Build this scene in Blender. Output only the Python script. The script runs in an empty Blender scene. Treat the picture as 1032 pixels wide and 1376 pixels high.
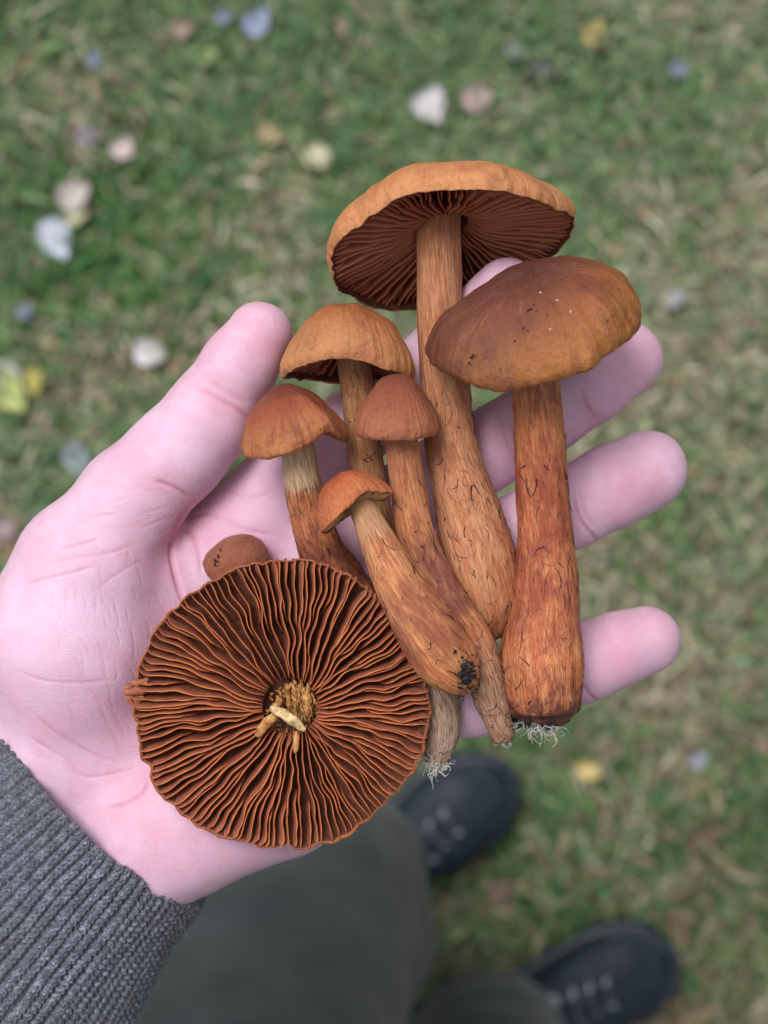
import bpy, math, random
import numpy as np
from mathutils import Vector

# ------------------------------------------------------------------ camera, sky, sun, exposure
sc = bpy.context.scene
col = sc.collection
CAM_Z, HAND_Z, FPX = 1500.0, 1120.0, 2000.0          # millimetres; focal length in photo pixels (1032 wide)
cam_d = bpy.data.cameras.new('camera')
cam = bpy.data.objects.new('camera', cam_d)
col.objects.link(cam)
cam.location = (0, 0, CAM_Z / 1000)
cam.rotation_euler = (0, 0, 0)
cam_d.sensor_fit = 'VERTICAL'
cam_d.sensor_height = 36.0
cam_d.lens = 36.0 * FPX / 1376.0
cam_d.clip_start = 0.02
cam_d.clip_end = 300.0
cam_d.dof.use_dof = True
cam_d.dof.focus_distance = 0.360
cam_d.dof.aperture_fstop = cam_d.lens / 4.8
sc.camera = cam

SUN_EL, SUN_AZ = math.radians(62), math.radians(-35)   # azimuth from +Y (image up), negative = to the left
world = bpy.data.worlds.new('World')
sc.world = world
world.use_nodes = True
wn, wl = world.node_tree.nodes, world.node_tree.links
wn.clear()
sky = wn.new('ShaderNodeTexSky')
sky.sky_type = 'NISHITA'
sky.sun_disc = False
sky.sun_elevation = SUN_EL
sky.sun_rotation = SUN_AZ
sky.air_density = 1.0
sky.dust_density = 4.0
hsv = wn.new('ShaderNodeHueSaturation')                 # an overcast sky: the same light with little blue left
hsv.inputs['Saturation'].default_value = 0.22
bg = wn.new('ShaderNodeBackground')
bg.inputs['Strength'].default_value = 0.12
wo = wn.new('ShaderNodeOutputWorld')
wl.new(sky.outputs[0], hsv.inputs['Color'])
wl.new(hsv.outputs[0], bg.inputs['Color'])
wl.new(bg.outputs[0], wo.inputs['Surface'])

sun_d = bpy.data.lights.new('sun', 'SUN')
sun_d.energy = 1.5
sun_d.angle = math.radians(24)
sun_d.color = (1.0, 0.97, 0.94)
sun = bpy.data.objects.new('sun', sun_d)
col.objects.link(sun)
sv = Vector((math.sin(SUN_AZ) * math.cos(SUN_EL), math.cos(SUN_AZ) * math.cos(SUN_EL), math.sin(SUN_EL)))
sun.rotation_euler = sv.to_track_quat('Z', 'Y').to_euler()
sun.location = sv * 5

sc.view_settings.view_transform = 'Standard'
sc.view_settings.look = 'None'
sc.view_settings.exposure = 0.28
sc.view_settings.gamma = 1.0
sc.render.engine = 'CYCLES'
sc.cycles.use_denoising = True
sc.cycles.max_bounces = 8
sc.cycles.diffuse_bounces = 4

# ------------------------------------------------------------------ helpers: coordinates, noise, meshes
rng = np.random.default_rng(7)
random.seed(7)


def W(px, py, h):
    """Place of something seen at photo pixel (px, py) whose height above the hand plane is h mm."""
    d = CAM_Z - HAND_Z - h
    return np.array([(px - 516) / FPX * d, (688 - py) / FPX * d, HAND_Z + h])


def G(px, py, z=0.0):
    d = CAM_Z - z
    return np.array([(px - 516) / FPX * d, (688 - py) / FPX * d, z])


def PX(s, h=0.0):
    return s * (CAM_Z - HAND_Z - h) / FPX


def unit(v):
    v = np.asarray(v, float)
    return v / np.linalg.norm(v)


def _hash(i, j, k, s):
    n = (i.astype(np.int64) * 374761393 + j.astype(np.int64) * 668265263 + k.astype(np.int64) * 2147483647 + s * 1274126177) & 0xffffffff
    n = ((n ^ (n >> 13)) * 1274126177) & 0xffffffff
    n = n ^ (n >> 16)
    return (n & 0xffffff) / float(0xffffff)


def vnoise(p, seed=0):
    """Value noise in [-1, 1] at points p (..., 3)."""
    p = np.asarray(p, float)
    i = np.floor(p).astype(np.int64)
    f = p - i
    f = f * f * (3 - 2 * f)
    x, y, z = i[..., 0], i[..., 1], i[..., 2]
    r = 0
    for dx in (0, 1):
        for dy in (0, 1):
            for dz in (0, 1):
                w = (f[..., 0] if dx else 1 - f[..., 0]) * (f[..., 1] if dy else 1 - f[..., 1]) * (f[..., 2] if dz else 1 - f[..., 2])
                r = r + w * _hash(x + dx, y + dy, z + dz, seed)
    return r * 2 - 1


def fbm(p, seed=0, octaves=3):
    p = np.asarray(p, float)
    a, r = 1.0, 0
    for o in range(octaves):
        r = r + a * vnoise(p * (2 ** o) + o * 17.3, seed + o)
        a *= 0.5
    return r


def catmull(pts, n):
    """Catmull-Rom through rows of pts, n samples."""
    pts = np.asarray(pts, float)
    P = np.vstack([2 * pts[0] - pts[1], pts, 2 * pts[-1] - pts[-2]])
    m = len(pts) - 1
    u = np.linspace(0, m, n)
    k = np.minimum(u.astype(int), m - 1)
    t = (u - k)[:, None]
    p0, p1, p2, p3 = P[k], P[k + 1], P[k + 2], P[k + 3]
    return 0.5 * ((2 * p1) + (-p0 + p2) * t + (2 * p0 - 5 * p1 + 4 * p2 - p3) * t ** 2 + (-p0 + 3 * p1 - 3 * p2 + p3) * t ** 3)


ORIGIN = {}


def thing(name, label, cat, base_mm, group=None):
    o = bpy.data.objects.new(name, None)
    o.empty_display_size = 0.02
    col.objects.link(o)
    o.location = np.asarray(base_mm) / 1000
    o['label'], o['category'] = label, cat
    if group:
        o['group'] = group
    ORIGIN[o] = np.asarray(base_mm, float)
    return o


def mesh_data(name, v, faces):
    me = bpy.data.meshes.new(name)
    if isinstance(faces, np.ndarray):
        n, k = faces.shape
        me.vertices.add(len(v))
        me.vertices.foreach_set('co', np.asarray(v, np.float32).ravel())
        me.loops.add(n * k)
        me.loops.foreach_set('vertex_index', faces.astype(np.int32).ravel())
        me.polygons.add(n)
        me.polygons.foreach_set('loop_start', (np.arange(n) * k).astype(np.int32))
        me.update(calc_edges=True)
        me.validate()
    else:
        me.from_pydata([tuple(x) for x in v], [], [tuple(f) for f in faces])
    return me


def obj(name, v_mm, faces, mat, parent=None, attrs=None, smooth=True, base=None, kind=None, label=None):
    """One mesh object from world-space vertices in millimetres."""
    if parent is not None:
        base = ORIGIN[parent]
    base = np.zeros(3) if base is None else np.asarray(base, float)
    me = mesh_data(name, (np.asarray(v_mm) - base) / 1000, faces)
    for m in (mat if isinstance(mat, (list, tuple)) else [mat]):
        me.materials.append(m)
    if smooth:
        me.polygons.foreach_set('use_smooth', np.ones(len(me.polygons), bool))
    for k, a in (attrs or {}).items():
        a = np.asarray(a, np.float32)
        if a.ndim == 1:
            me.attributes.new(k, 'FLOAT', 'POINT').data.foreach_set('value', a)
        elif a.shape[1] == 3:
            me.attributes.new(k, 'FLOAT_VECTOR', 'POINT').data.foreach_set('vector', a.ravel())
        else:
            me.attributes.new(k, 'FLOAT_COLOR', 'POINT').data.foreach_set('color', a.ravel())
    o = bpy.data.objects.new(name, me)
    col.objects.link(o)
    if parent is not None:
        o.parent = parent
    else:
        o.location = base / 1000
    ORIGIN[o] = base
    if kind:
        o['kind'] = kind
    if label:
        o['label'] = label
    return o


def grid_faces(nu, nv, wrap_v=False, off=0):
    """Quads of a (nu rows) x (nv columns) vertex grid."""
    j = np.arange(nv if wrap_v else nv - 1)
    i = np.arange(nu - 1)
    I, J = np.meshgrid(i, j, indexing='ij')
    J2 = (J + 1) % nv
    return np.stack([I * nv + J, I * nv + J2, (I + 1) * nv + J2, (I + 1) * nv + J], -1).reshape(-1, 4) + off


def frames(c):
    """Parallel-transport frames along a polyline."""
    t = np.gradient(c, axis=0)
    t /= np.linalg.norm(t, axis=1)[:, None]
    a = np.zeros_like(c)
    ref = np.array([1.0, 0, 0]) if abs(t[0, 0]) < 0.8 else np.array([0, 1.0, 0])
    a[0] = unit(ref - t[0] * (ref @ t[0]))
    for i in range(1, len(c)):
        v = a[i - 1] - t[i] * (a[i - 1] @ t[i])
        a[i] = v / np.linalg.norm(v)
    return t, a, np.cross(t, a)


def tubes(paths, radius, sides=4):
    """Many thin tubes joined: paths is a list of (n,3) arrays, tapered at the end."""
    V, F, off = [], [], 0
    for p, r in zip(paths, radius):
        t, a, b = frames(p)
        n = len(p)
        th = np.arange(sides) * 2 * math.pi / sides
        rr = (r * np.linspace(1, 0.25, n) if np.isscalar(r) else r)[:, None, None]
        ring = p[:, None, :] + rr * (np.cos(th)[None, :, None] * a[:, None, :] + np.sin(th)[None, :, None] * b[:, None, :])
        V.append(ring.reshape(-1, 3))
        F.append(grid_faces(n, sides, True, off))
        off += n * sides
    return np.vstack(V), np.vstack(F)


# ------------------------------------------------------------------ material helpers
class NT:
    def __init__(self, name):
        self.m = bpy.data.materials.new(name)
        self.m.use_nodes = True
        self.n, self.l = self.m.node_tree.nodes, self.m.node_tree.links
        self.b = self.n['Principled BSDF']
        self.out = self.n['Material Output']

    def set(self, node, key, val):
        s = node.inputs[key]
        if isinstance(val, bpy.types.NodeSocket):
            self.l.new(val, s)
        elif isinstance(val, (tuple, list)) and len(val) == 3 and s.type == 'RGBA':
            s.default_value = (*val, 1)
        else:
            s.default_value = val

    def node(self, typ, out=0, props=None, **ins):
        x = self.n.new(typ)
        for k, v in (props or {}).items():
            setattr(x, k, v)
        for k, v in ins.items():
            self.set(x, k.replace('_', ' '), v)
        return x.outputs[out]

    def p(self, **ins):
        for k, v in ins.items():
            self.set(self.b, k.replace('_', ' '), v)

    def attr(self, name, out='Fac'):
        x = self.n.new('ShaderNodeAttribute')
        x.attribute_name = name
        return x.outputs[out]

    def noise(self, vec, scale, detail=4.0, rough=0.55, out=0):
        x = self.n.new('ShaderNodeTexNoise')
        self.l.new(vec, x.inputs['Vector'])
        x.inputs['Scale'].default_value = scale
        x.inputs['Detail'].default_value = detail
        x.inputs['Roughness'].default_value = rough
        return x.outputs[out]

    def vscale(self, vec, s):
        x = self.n.new('ShaderNodeMapping')
        self.l.new(vec, x.inputs['Vector'])
        x.inputs['Scale'].default_value = s
        return x.outputs[0]

    def math(self, op, a, b=0.0, clamp=False):
        x = self.n.new('ShaderNodeMath')
        x.operation = op
        x.use_clamp = clamp
        self.set(x, 0, a)
        self.set(x, 1, b)
        return x.outputs[0]

    def ramp(self, fac, *stops):
        x = self.n.new('ShaderNodeValToRGB')
        self.l.new(fac, x.inputs[0])
        e = x.color_ramp.elements
        while len(e) < len(stops):
            e.new(0.5)
        for el, (pos, c) in zip(e, stops):
            el.position = pos
            el.color = (*c, 1) if len(c) == 3 else c
        return x.outputs[0]

    def smooth(self, fac, lo, hi):
        x = self.n.new('ShaderNodeMapRange')
        x.interpolation_type = 'SMOOTHSTEP'
        self.set(x, 'Value', fac)
        x.inputs['From Min'].default_value = lo
        x.inputs['From Max'].default_value = hi
        return x.outputs[0]

    def mix(self, fac, a, b, mode='MIX'):
        x = self.n.new('ShaderNodeMix')
        x.data_type = 'RGBA'
        x.blend_type = mode
        self.set(x, 0, fac)
        self.set(x, 6, a)
        self.set(x, 7, b)
        return x.outputs[2]

    def bump(self, height, strength=0.3, dist=0.001, normal=None):
        x = self.n.new('ShaderNodeBump')
        x.inputs['Strength'].default_value = strength
        x.inputs['Distance'].default_value = dist
        self.l.new(height, x.inputs['Height'])
        if normal is not None:
            self.l.new(normal, x.inputs['Normal'])
        return x.outputs[0]

    def coord(self, which='Object'):
        return self.n.new('ShaderNodeTexCoord').outputs[which]


def stem_material(name, pale, orange, dark, dark_amt=0.5, pale_top=0.0, base_pale=0.0, red_band=None, foot=None):
    t = NT(name)
    fv = t.attr('fv', 'Vector')                              # (cos, sin, length in cm)
    tt = t.attr('along')
    f1 = t.noise(t.vscale(fv, (7, 7, 1.0)), 1.0, 6, 0.66)
    f2 = t.noise(t.vscale(fv, (22, 22, 3.0)), 1.0, 4, 0.65)
    blot = t.noise(t.vscale(fv, (1.5, 1.5, 1.1)), 1.0, 6, 0.66)
    speck = t.noise(t.vscale(fv, (17, 17, 8.0)), 1.0, 3, 0.6)
    c = t.mix(t.smooth(f1, 0.36, 0.62), orange, pale)
    dk = t.math('ADD', t.math('MULTIPLY', f2, 0.5), t.math('MULTIPLY', blot, 0.6))
    c = t.mix(t.math('MULTIPLY', t.smooth(dk, 0.48, 0.70), dark_amt), c, dark)
    fine = t.noise(t.vscale(fv, (34, 34, 4.5)), 1.0, 3, 0.6)
    c = t.mix(t.math('MULTIPLY', t.smooth(speck, 0.58, 0.70), 0.6), c, tuple(x * 0.8 for x in dark))
    c = t.mix(t.math('MULTIPLY', t.smooth(fine, 0.50, 0.68), 0.42), c, tuple(min(1, x * 1.45 + 0.03) for x in pale))
    if pale_top:
        m = t.math('MULTIPLY', t.math('SUBTRACT', 1.0, t.smooth(t.math('ADD', tt, t.math('MULTIPLY', f2, 0.20)), 0.29, 0.34)), pale_top)
        c = t.mix(m, c, t.mix(t.smooth(f2, 0.42, 0.6), (0.78, 0.58, 0.37), (0.55, 0.34, 0.18)))
    if base_pale:
        m = t.math('MULTIPLY', t.smooth(t.math('ADD', tt, t.math('MULTIPLY', f1, 0.16)), 0.68, 0.92), base_pale)
        c = t.mix(m, c, t.mix(t.smooth(f2, 0.42, 0.6), (0.55, 0.42, 0.31), (0.22, 0.10, 0.07)))
    if red_band:
        a, b_, colr, amt = red_band
        m = t.math('MULTIPLY', t.math('MULTIPLY', t.smooth(tt, a - 0.12, a), t.math('SUBTRACT', 1.0, t.smooth(tt, b_, b_ + 0.1))), t.smooth(blot, 0.35, 0.6))
        c = t.mix(t.math('MULTIPLY', m, amt), c, colr)
    if foot:
        m = t.math('MULTIPLY', t.smooth(t.math('ADD', tt, t.math('MULTIPLY', t.math('SUBTRACT', blot, 0.5), 0.35)), 0.88, 0.96), foot[1])
        c = t.mix(m, c, foot[0])
    t.p(Base_Color=c, Roughness=0.46)
    t.b.inputs['Specular IOR Level'].default_value = 0.42
    t.b.inputs['Subsurface Weight'].default_value = 0.12
    t.b.inputs['Subsurface Radius'].default_value = (1.0, 0.45, 0.2)
    t.b.inputs['Subsurface Scale'].default_value = 0.0015
    hgt = t.math('ADD', t.math('MULTIPLY', f1, 1.0), t.math('MULTIPLY', f2, 0.7))
    hgt = t.math('ADD', hgt, t.math('MULTIPLY', fine, 0.5))
    t.p(Normal=t.bump(hgt, 0.75, 0.0007))
    return t.m


def cap_material(name, centre, mid, margin, dark, blotch=0.6, pos=(0.25, 0.65, 0.97), rough=0.6, dark_side=None):
    t = NT(name)
    fv = t.attr('fv', 'Vector')
    rad = t.attr('rad')
    oc = t.coord()
    n1 = t.noise(oc, 130.0, 5, 0.6)
    n2 = t.noise(oc, 900.0, 4, 0.65)
    st = t.noise(t.vscale(fv, (13, 13, 9.0)), 1.0, 5, 0.68)
    n3 = t.noise(oc, 2600.0, 3, 0.6)
    fac = t.math('ADD', rad, t.math('MULTIPLY', t.math('SUBTRACT', n1, 0.5), 0.5))
    c = t.ramp(fac, (pos[0], centre), (pos[1], mid), (pos[2], margin))
    m = t.math('MULTIPLY', t.smooth(t.math('ADD', t.math('MULTIPLY', n1, 0.7), t.math('MULTIPLY', st, 0.45)), 0.52, 0.72), blotch)
    c = t.mix(m, c, dark)
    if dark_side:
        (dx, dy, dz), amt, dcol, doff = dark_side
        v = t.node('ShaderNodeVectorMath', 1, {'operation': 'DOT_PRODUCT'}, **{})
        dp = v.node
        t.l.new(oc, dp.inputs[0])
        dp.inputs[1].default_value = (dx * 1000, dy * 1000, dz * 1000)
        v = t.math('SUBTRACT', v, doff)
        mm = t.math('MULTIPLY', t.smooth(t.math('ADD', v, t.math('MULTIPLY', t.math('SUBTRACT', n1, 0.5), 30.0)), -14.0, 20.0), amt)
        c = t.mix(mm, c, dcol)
    c = t.mix(t.math('MULTIPLY', t.smooth(st, 0.5, 0.7), 0.35), c, tuple(min(1, x * 1.6 + 0.015) for x in mid))
    c = t.mix(t.math('MULTIPLY', t.smooth(n2, 0.50, 0.70), 0.42), c, tuple(x * 0.42 for x in mid))
    t.p(Base_Color=c, Roughness=rough)
    t.b.inputs['Specular IOR Level'].default_value = 0.35
    t.b.inputs['Subsurface Weight'].default_value = 0.1
    t.b.inputs['Subsurface Radius'].default_value = (1.0, 0.4, 0.2)
    t.b.inputs['Subsurface Scale'].default_value = 0.0012
    h = t.math('ADD', t.math('MULTIPLY', st, 0.8), t.math('MULTIPLY', n2, 0.6))
    h = t.math('ADD', h, t.math('ADD', t.math('MULTIPLY', n1, 0.5), t.math('MULTIPLY', n3, 0.3)))
    t.p(Normal=t.bump(h, 0.95, 0.0008))
    return t.m


def gill_material(name, side, side2, edge, e0=0.72, e1=0.97):
    t = NT(name)
    ed = t.attr('edge')
    oc = t.coord()
    n = t.noise(oc, 260.0, 4, 0.6)
    c = t.mix(t.smooth(n, 0.35, 0.65), side, side2)
    c = t.mix(t.smooth(t.math('ADD', ed, t.math('MULTIPLY', t.math('SUBTRACT', n, 0.5), 0.25)), e0, e1), c, edge)
    t.p(Base_Color=c, Roughness=0.6)
    t.b.inputs['Specular IOR Level'].default_value = 0.25
    t.b.inputs['Subsurface Weight'].default_value = 0.1
    t.b.inputs['Subsurface Radius'].default_value = (1.0, 0.4, 0.2)
    t.b.inputs['Subsurface Scale'].default_value = 0.0008
    t.p(Normal=t.bump(t.noise(oc, 1600.0, 3, 0.6), 0.35, 0.0003))
    return t.m


def plain(name, c, rough=0.7, nscale=300.0, var=0.35, bump=0.3, dist=0.0005, spec=0.3):
    t = NT(name)
    n = t.noise(t.coord(), nscale, 5, 0.6)
    t.p(Base_Color=t.mix(t.smooth(n, 0.3, 0.7), tuple(x * (1 - var) for x in c), tuple(min(1, x * (1 + var)) for x in c)), Roughness=rough)
    t.b.inputs['Specular IOR Level'].default_value = spec
    t.p(Normal=t.bump(n, bump, dist))
    return t.m


def color_attr_material(name, rough=0.6, trans=0.0, spec=0.25):
    t = NT(name)
    c = t.attr('tint', 'Color')
    t.p(Base_Color=c, Roughness=rough)
    t.b.inputs['Specular IOR Level'].default_value = spec
    return t.m


# ------------------------------------------------------------------ the ground and its grass
t = NT('lawn_soil')
oc = t.coord()
n1 = t.noise(oc, 6.0, 5, 0.6)
n2 = t.noise(oc, 60.0, 5, 0.65)
c = t.ramp(t.math('ADD', t.math('MULTIPLY', n1, 0.6), t.math('MULTIPLY', n2, 0.4)), (0.36, (0.06, 0.12, 0.04)), (0.5, (0.11, 0.145, 0.06)), (0.66, (0.16, 0.13, 0.08)))
t.p(Base_Color=c, Roughness=0.95, Normal=t.bump(n2, 0.8, 0.01))
soil_mat = t.m

gs = np.concatenate([np.linspace(-40000, -1600, 14)[:-1], np.linspace(-1500, 1500, 121), np.linspace(1600, 40000, 14)[1:]])
X, Y = np.meshgrid(gs, gs, indexing='ij')
far = np.clip(np.hypot(X, Y) / 1500, 0, 1)
Z = 5 * fbm(np.stack([X / 130, Y / 130, X * 0], -1), 3) * (1 - far) - 4
obj('ground', np.stack([X, Y, Z], -1).reshape(-1, 3), grid_faces(len(gs), len(gs))[:, ::-1], soil_mat, kind='structure')


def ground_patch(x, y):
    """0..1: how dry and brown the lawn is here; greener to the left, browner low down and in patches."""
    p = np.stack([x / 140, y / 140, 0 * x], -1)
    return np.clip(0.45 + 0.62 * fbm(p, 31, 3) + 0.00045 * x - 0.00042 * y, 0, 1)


def make_grass():
    xs, ys = [], []
    n1 = 85000
    xs.append(rng.uniform(-650, 650, n1)); ys.append(rng.uniform(-780, 780, n1))
    for n2, r0, r1 in ((60000, 500, 1500), (60000, 900, 3000)):
        r = r0 + (r1 - r0) * rng.beta(1.2, 1.8, n2)
        a = rng.uniform(0, 2 * math.pi, n2)
        xs.append(r * np.cos(a)); ys.append(r * np.sin(a))
    x, y = np.concatenate(xs), np.concatenate(ys)
    n = len(x)
    dry = ground_patch(x, y)
    L = rng.gamma(5, 5.2, n) + 8
    kind = rng.random(n)
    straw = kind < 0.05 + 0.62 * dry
    w = rng.uniform(0.9, 2.0, n)
    moss = (~straw) & (rng.random(n) < 0.25)
    w[moss] *= 1.9
    L[moss] *= 0.6
    az = rng.uniform(0, 2 * math.pi, n)
    lean = np.clip(rng.normal(0.95, 0.32, n), 0.15, 1.5)
    L[straw] *= 0.75
    lean[straw] = np.clip(rng.normal(1.35, 0.12, straw.sum()), 0.9, 1.52)
    u = np.linspace(0, 1, 4)
    ang = lean[:, None] * (0.45 + 0.75 * u[None])
    ds = L[:, None] / 3
    hor = np.concatenate([np.zeros((n, 1)), np.cumsum(np.sin(ang[:, 1:]) * ds, 1)], 1)
    ver = np.concatenate([np.zeros((n, 1)), np.cumsum(np.cos(ang[:, 1:]) * ds, 1)], 1)
    z0 = rng.uniform(-6, 3, n) + np.where(straw, rng.uniform(0, 13, n), 0)
    cx = x[:, None] + hor * np.cos(az)[:, None]
    cy = y[:, None] + hor * np.sin(az)[:, None]
    cz = z0[:, None] + ver
    wd = w[:, None] * np.array([0.8, 1.0, 0.8, 0.1])[None]
    sx, sy = -np.sin(az)[:, None] * wd, np.cos(az)[:, None] * wd
    tw = rng.normal(0, 0.35, n)[:, None] * wd
    Lf = np.stack([cx - sx, cy - sy, cz - tw], -1)
    Rt = np.stack([cx + sx, cy + sy, cz + tw], -1)
    V = np.stack([Lf, Rt], 2).reshape(-1, 3)
    b = (np.arange(n) * 8)[:, None]
    q = np.array([[0, 1, 3, 2], [2, 3, 5, 4], [4, 5, 7, 6]]).ravel()[None]
    F = (b + q).reshape(-1, 4)
    pal_g = np.array([[0.055, 0.155, 0.036], [0.095, 0.205, 0.055], [0.15, 0.25, 0.09], [0.045, 0.17, 0.068], [0.20, 0.28, 0.13]])
    pal_s = np.array([[0.40, 0.34, 0.22], [0.31, 0.21, 0.15], [0.50, 0.46, 0.34], [0.23, 0.14, 0.105], [0.36, 0.32, 0.25]])
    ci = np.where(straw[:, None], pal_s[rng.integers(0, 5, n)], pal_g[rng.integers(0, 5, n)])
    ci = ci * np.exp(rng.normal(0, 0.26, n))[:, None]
    mud_shade = np.clip(0.5 * fbm(np.stack([x / 95, y / 95, 0 * x + 9], -1), 55, 3) - 0.0015 * y + 0.0004 * x + 0.02, 0, 1)[:, None]  # muddy patches, plus the person's shade painted into blade colours toward the bottom
    ci = ci * (1 - 0.8 * mud_shade) + 0.8 * mud_shade * np.where(straw[:, None], ci * np.array([0.62, 0.50, 0.48]), ci * np.array([0.75, 0.7, 0.7]))
    pale = np.clip(0.5 + 0.7 * fbm(np.stack([x / 260, y / 260, 0 * x + 5], -1), 77, 2) + 0.0006 * x + 0.0007 * y, 0, 1)[:, None]
    ci = ci * (1 - 0.5 * pale) + 0.5 * pale * (ci * 0.6 + np.array([0.16, 0.185, 0.12]))
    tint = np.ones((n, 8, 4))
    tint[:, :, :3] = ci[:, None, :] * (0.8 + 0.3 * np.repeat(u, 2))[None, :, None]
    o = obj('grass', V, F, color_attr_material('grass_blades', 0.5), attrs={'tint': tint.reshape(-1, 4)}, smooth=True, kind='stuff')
    o['label'], o['category'] = 'short patchy lawn grass mixed with straw and moss', 'grass'


make_grass()


def leaf_shape(L, Wd, lobes=0.0, tip=1.0, seed=0, curl=0.25):
    """Vertices and faces of a thin leaf with a raised midrib, lying about z = 0, along +x."""
    nu, nv = 15, 9
    u = np.linspace(0.0, 1, nu)
    prof = np.sin(np.pi * np.clip(u, 0, 1) ** (0.72 if tip < 1.5 else 0.55)) ** 0.75
    prof = prof * (1 + lobes * np.sin(u * 21 + seed))
    v = np.linspace(-1, 1, nv)
    U, Vv = np.meshgrid(u, v, indexing='ij')
    x = (U - 0.5) * L
    y = Vv * prof[:, None] * Wd / 2
    nz = fbm(np.stack([x / L * 3 + seed, y / L * 3, x * 0 + seed], -1), seed, 2)
    z = curl * Wd * (Vv ** 2 * 0.5 + (U - 0.5) ** 2 * 0.9) + nz * 0.09 * Wd - 0.25 * np.exp(-(Vv / 0.12) ** 2)
    top = np.stack([x, y, z + 0.25], -1).reshape(-1, 3)
    bot = np.stack([x, y, z - 0.25], -1).reshape(-1, 3)
    f = grid_faces(nu, nv)
    N = nu * nv
    F = [tuple(q[::-1]) for q in f] + [tuple(q + N) for q in f]
    ring = [i * nv for i in range(nu)] + [(nu - 1) * nv + j for j in range(1, nv)] + [i * nv + nv - 1 for i in range(nu - 2, -1, -1)] + [j for j in range(nv - 2, 0, -1)]
    for a, b in zip(ring, ring[1:] + ring[:1]):
        F.append((a, b, b + N, a + N))
    return np.vstack([top, bot]), F


leaf_mats = {}


def leaf_mat(c):
    if c not in leaf_mats:
        t = NT('leaf_' + '_'.join('%02d' % int(x * 99) for x in c))
        n = t.noise(t.coord(), 120.0, 5, 0.6)
        t.p(Base_Color=t.mix(t.smooth(n, 0.35, 0.7), c, tuple(x * 0.62 for x in c)), Roughness=0.5, Normal=t.bump(n, 0.4, 0.001))
        leaf_mats[c] = t.m
    return leaf_mats[c]


def fallen_leaf(px, py, lpx, wpx, ang, colr, label, seed, tip=1.0, lobes=0.0, tilt=0.0, z=20, group=None, name='fallen_leaf'):
    s = CAM_Z / FPX
    c = G(px, py, z)
    th = thing(name, label, 'leaf', c, group)
    V, F = leaf_shape(lpx * s, wpx * s, lobes, tip, seed)
    rz, rx = math.radians(ang), math.radians(tilt)
    V = V @ np.array([[1, 0, 0], [0, math.cos(rx), math.sin(rx)], [0, -math.sin(rx), math.cos(rx)]])
    R = np.array([[math.cos(rz), math.sin(rz), 0], [-math.sin(rz), math.cos(rz), 0], [0, 0, 1]])
    obj('blade', V @ R + c, F, leaf_mat(colr), th)
    L = lpx * s
    p = np.array([[-0.48, 0, 0.12], [-0.6, 0.03, 0.08], [-0.78, 0.10, 0.0], [-0.95, 0.2, -0.06]]) * L
    Vt, Ft = tubes([catmull(p, 8) @ R + c], [0.8], 5)
    obj('leaf_stalk', Vt, Ft, leaf_mat((0.22, 0.15, 0.09)), th)


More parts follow.
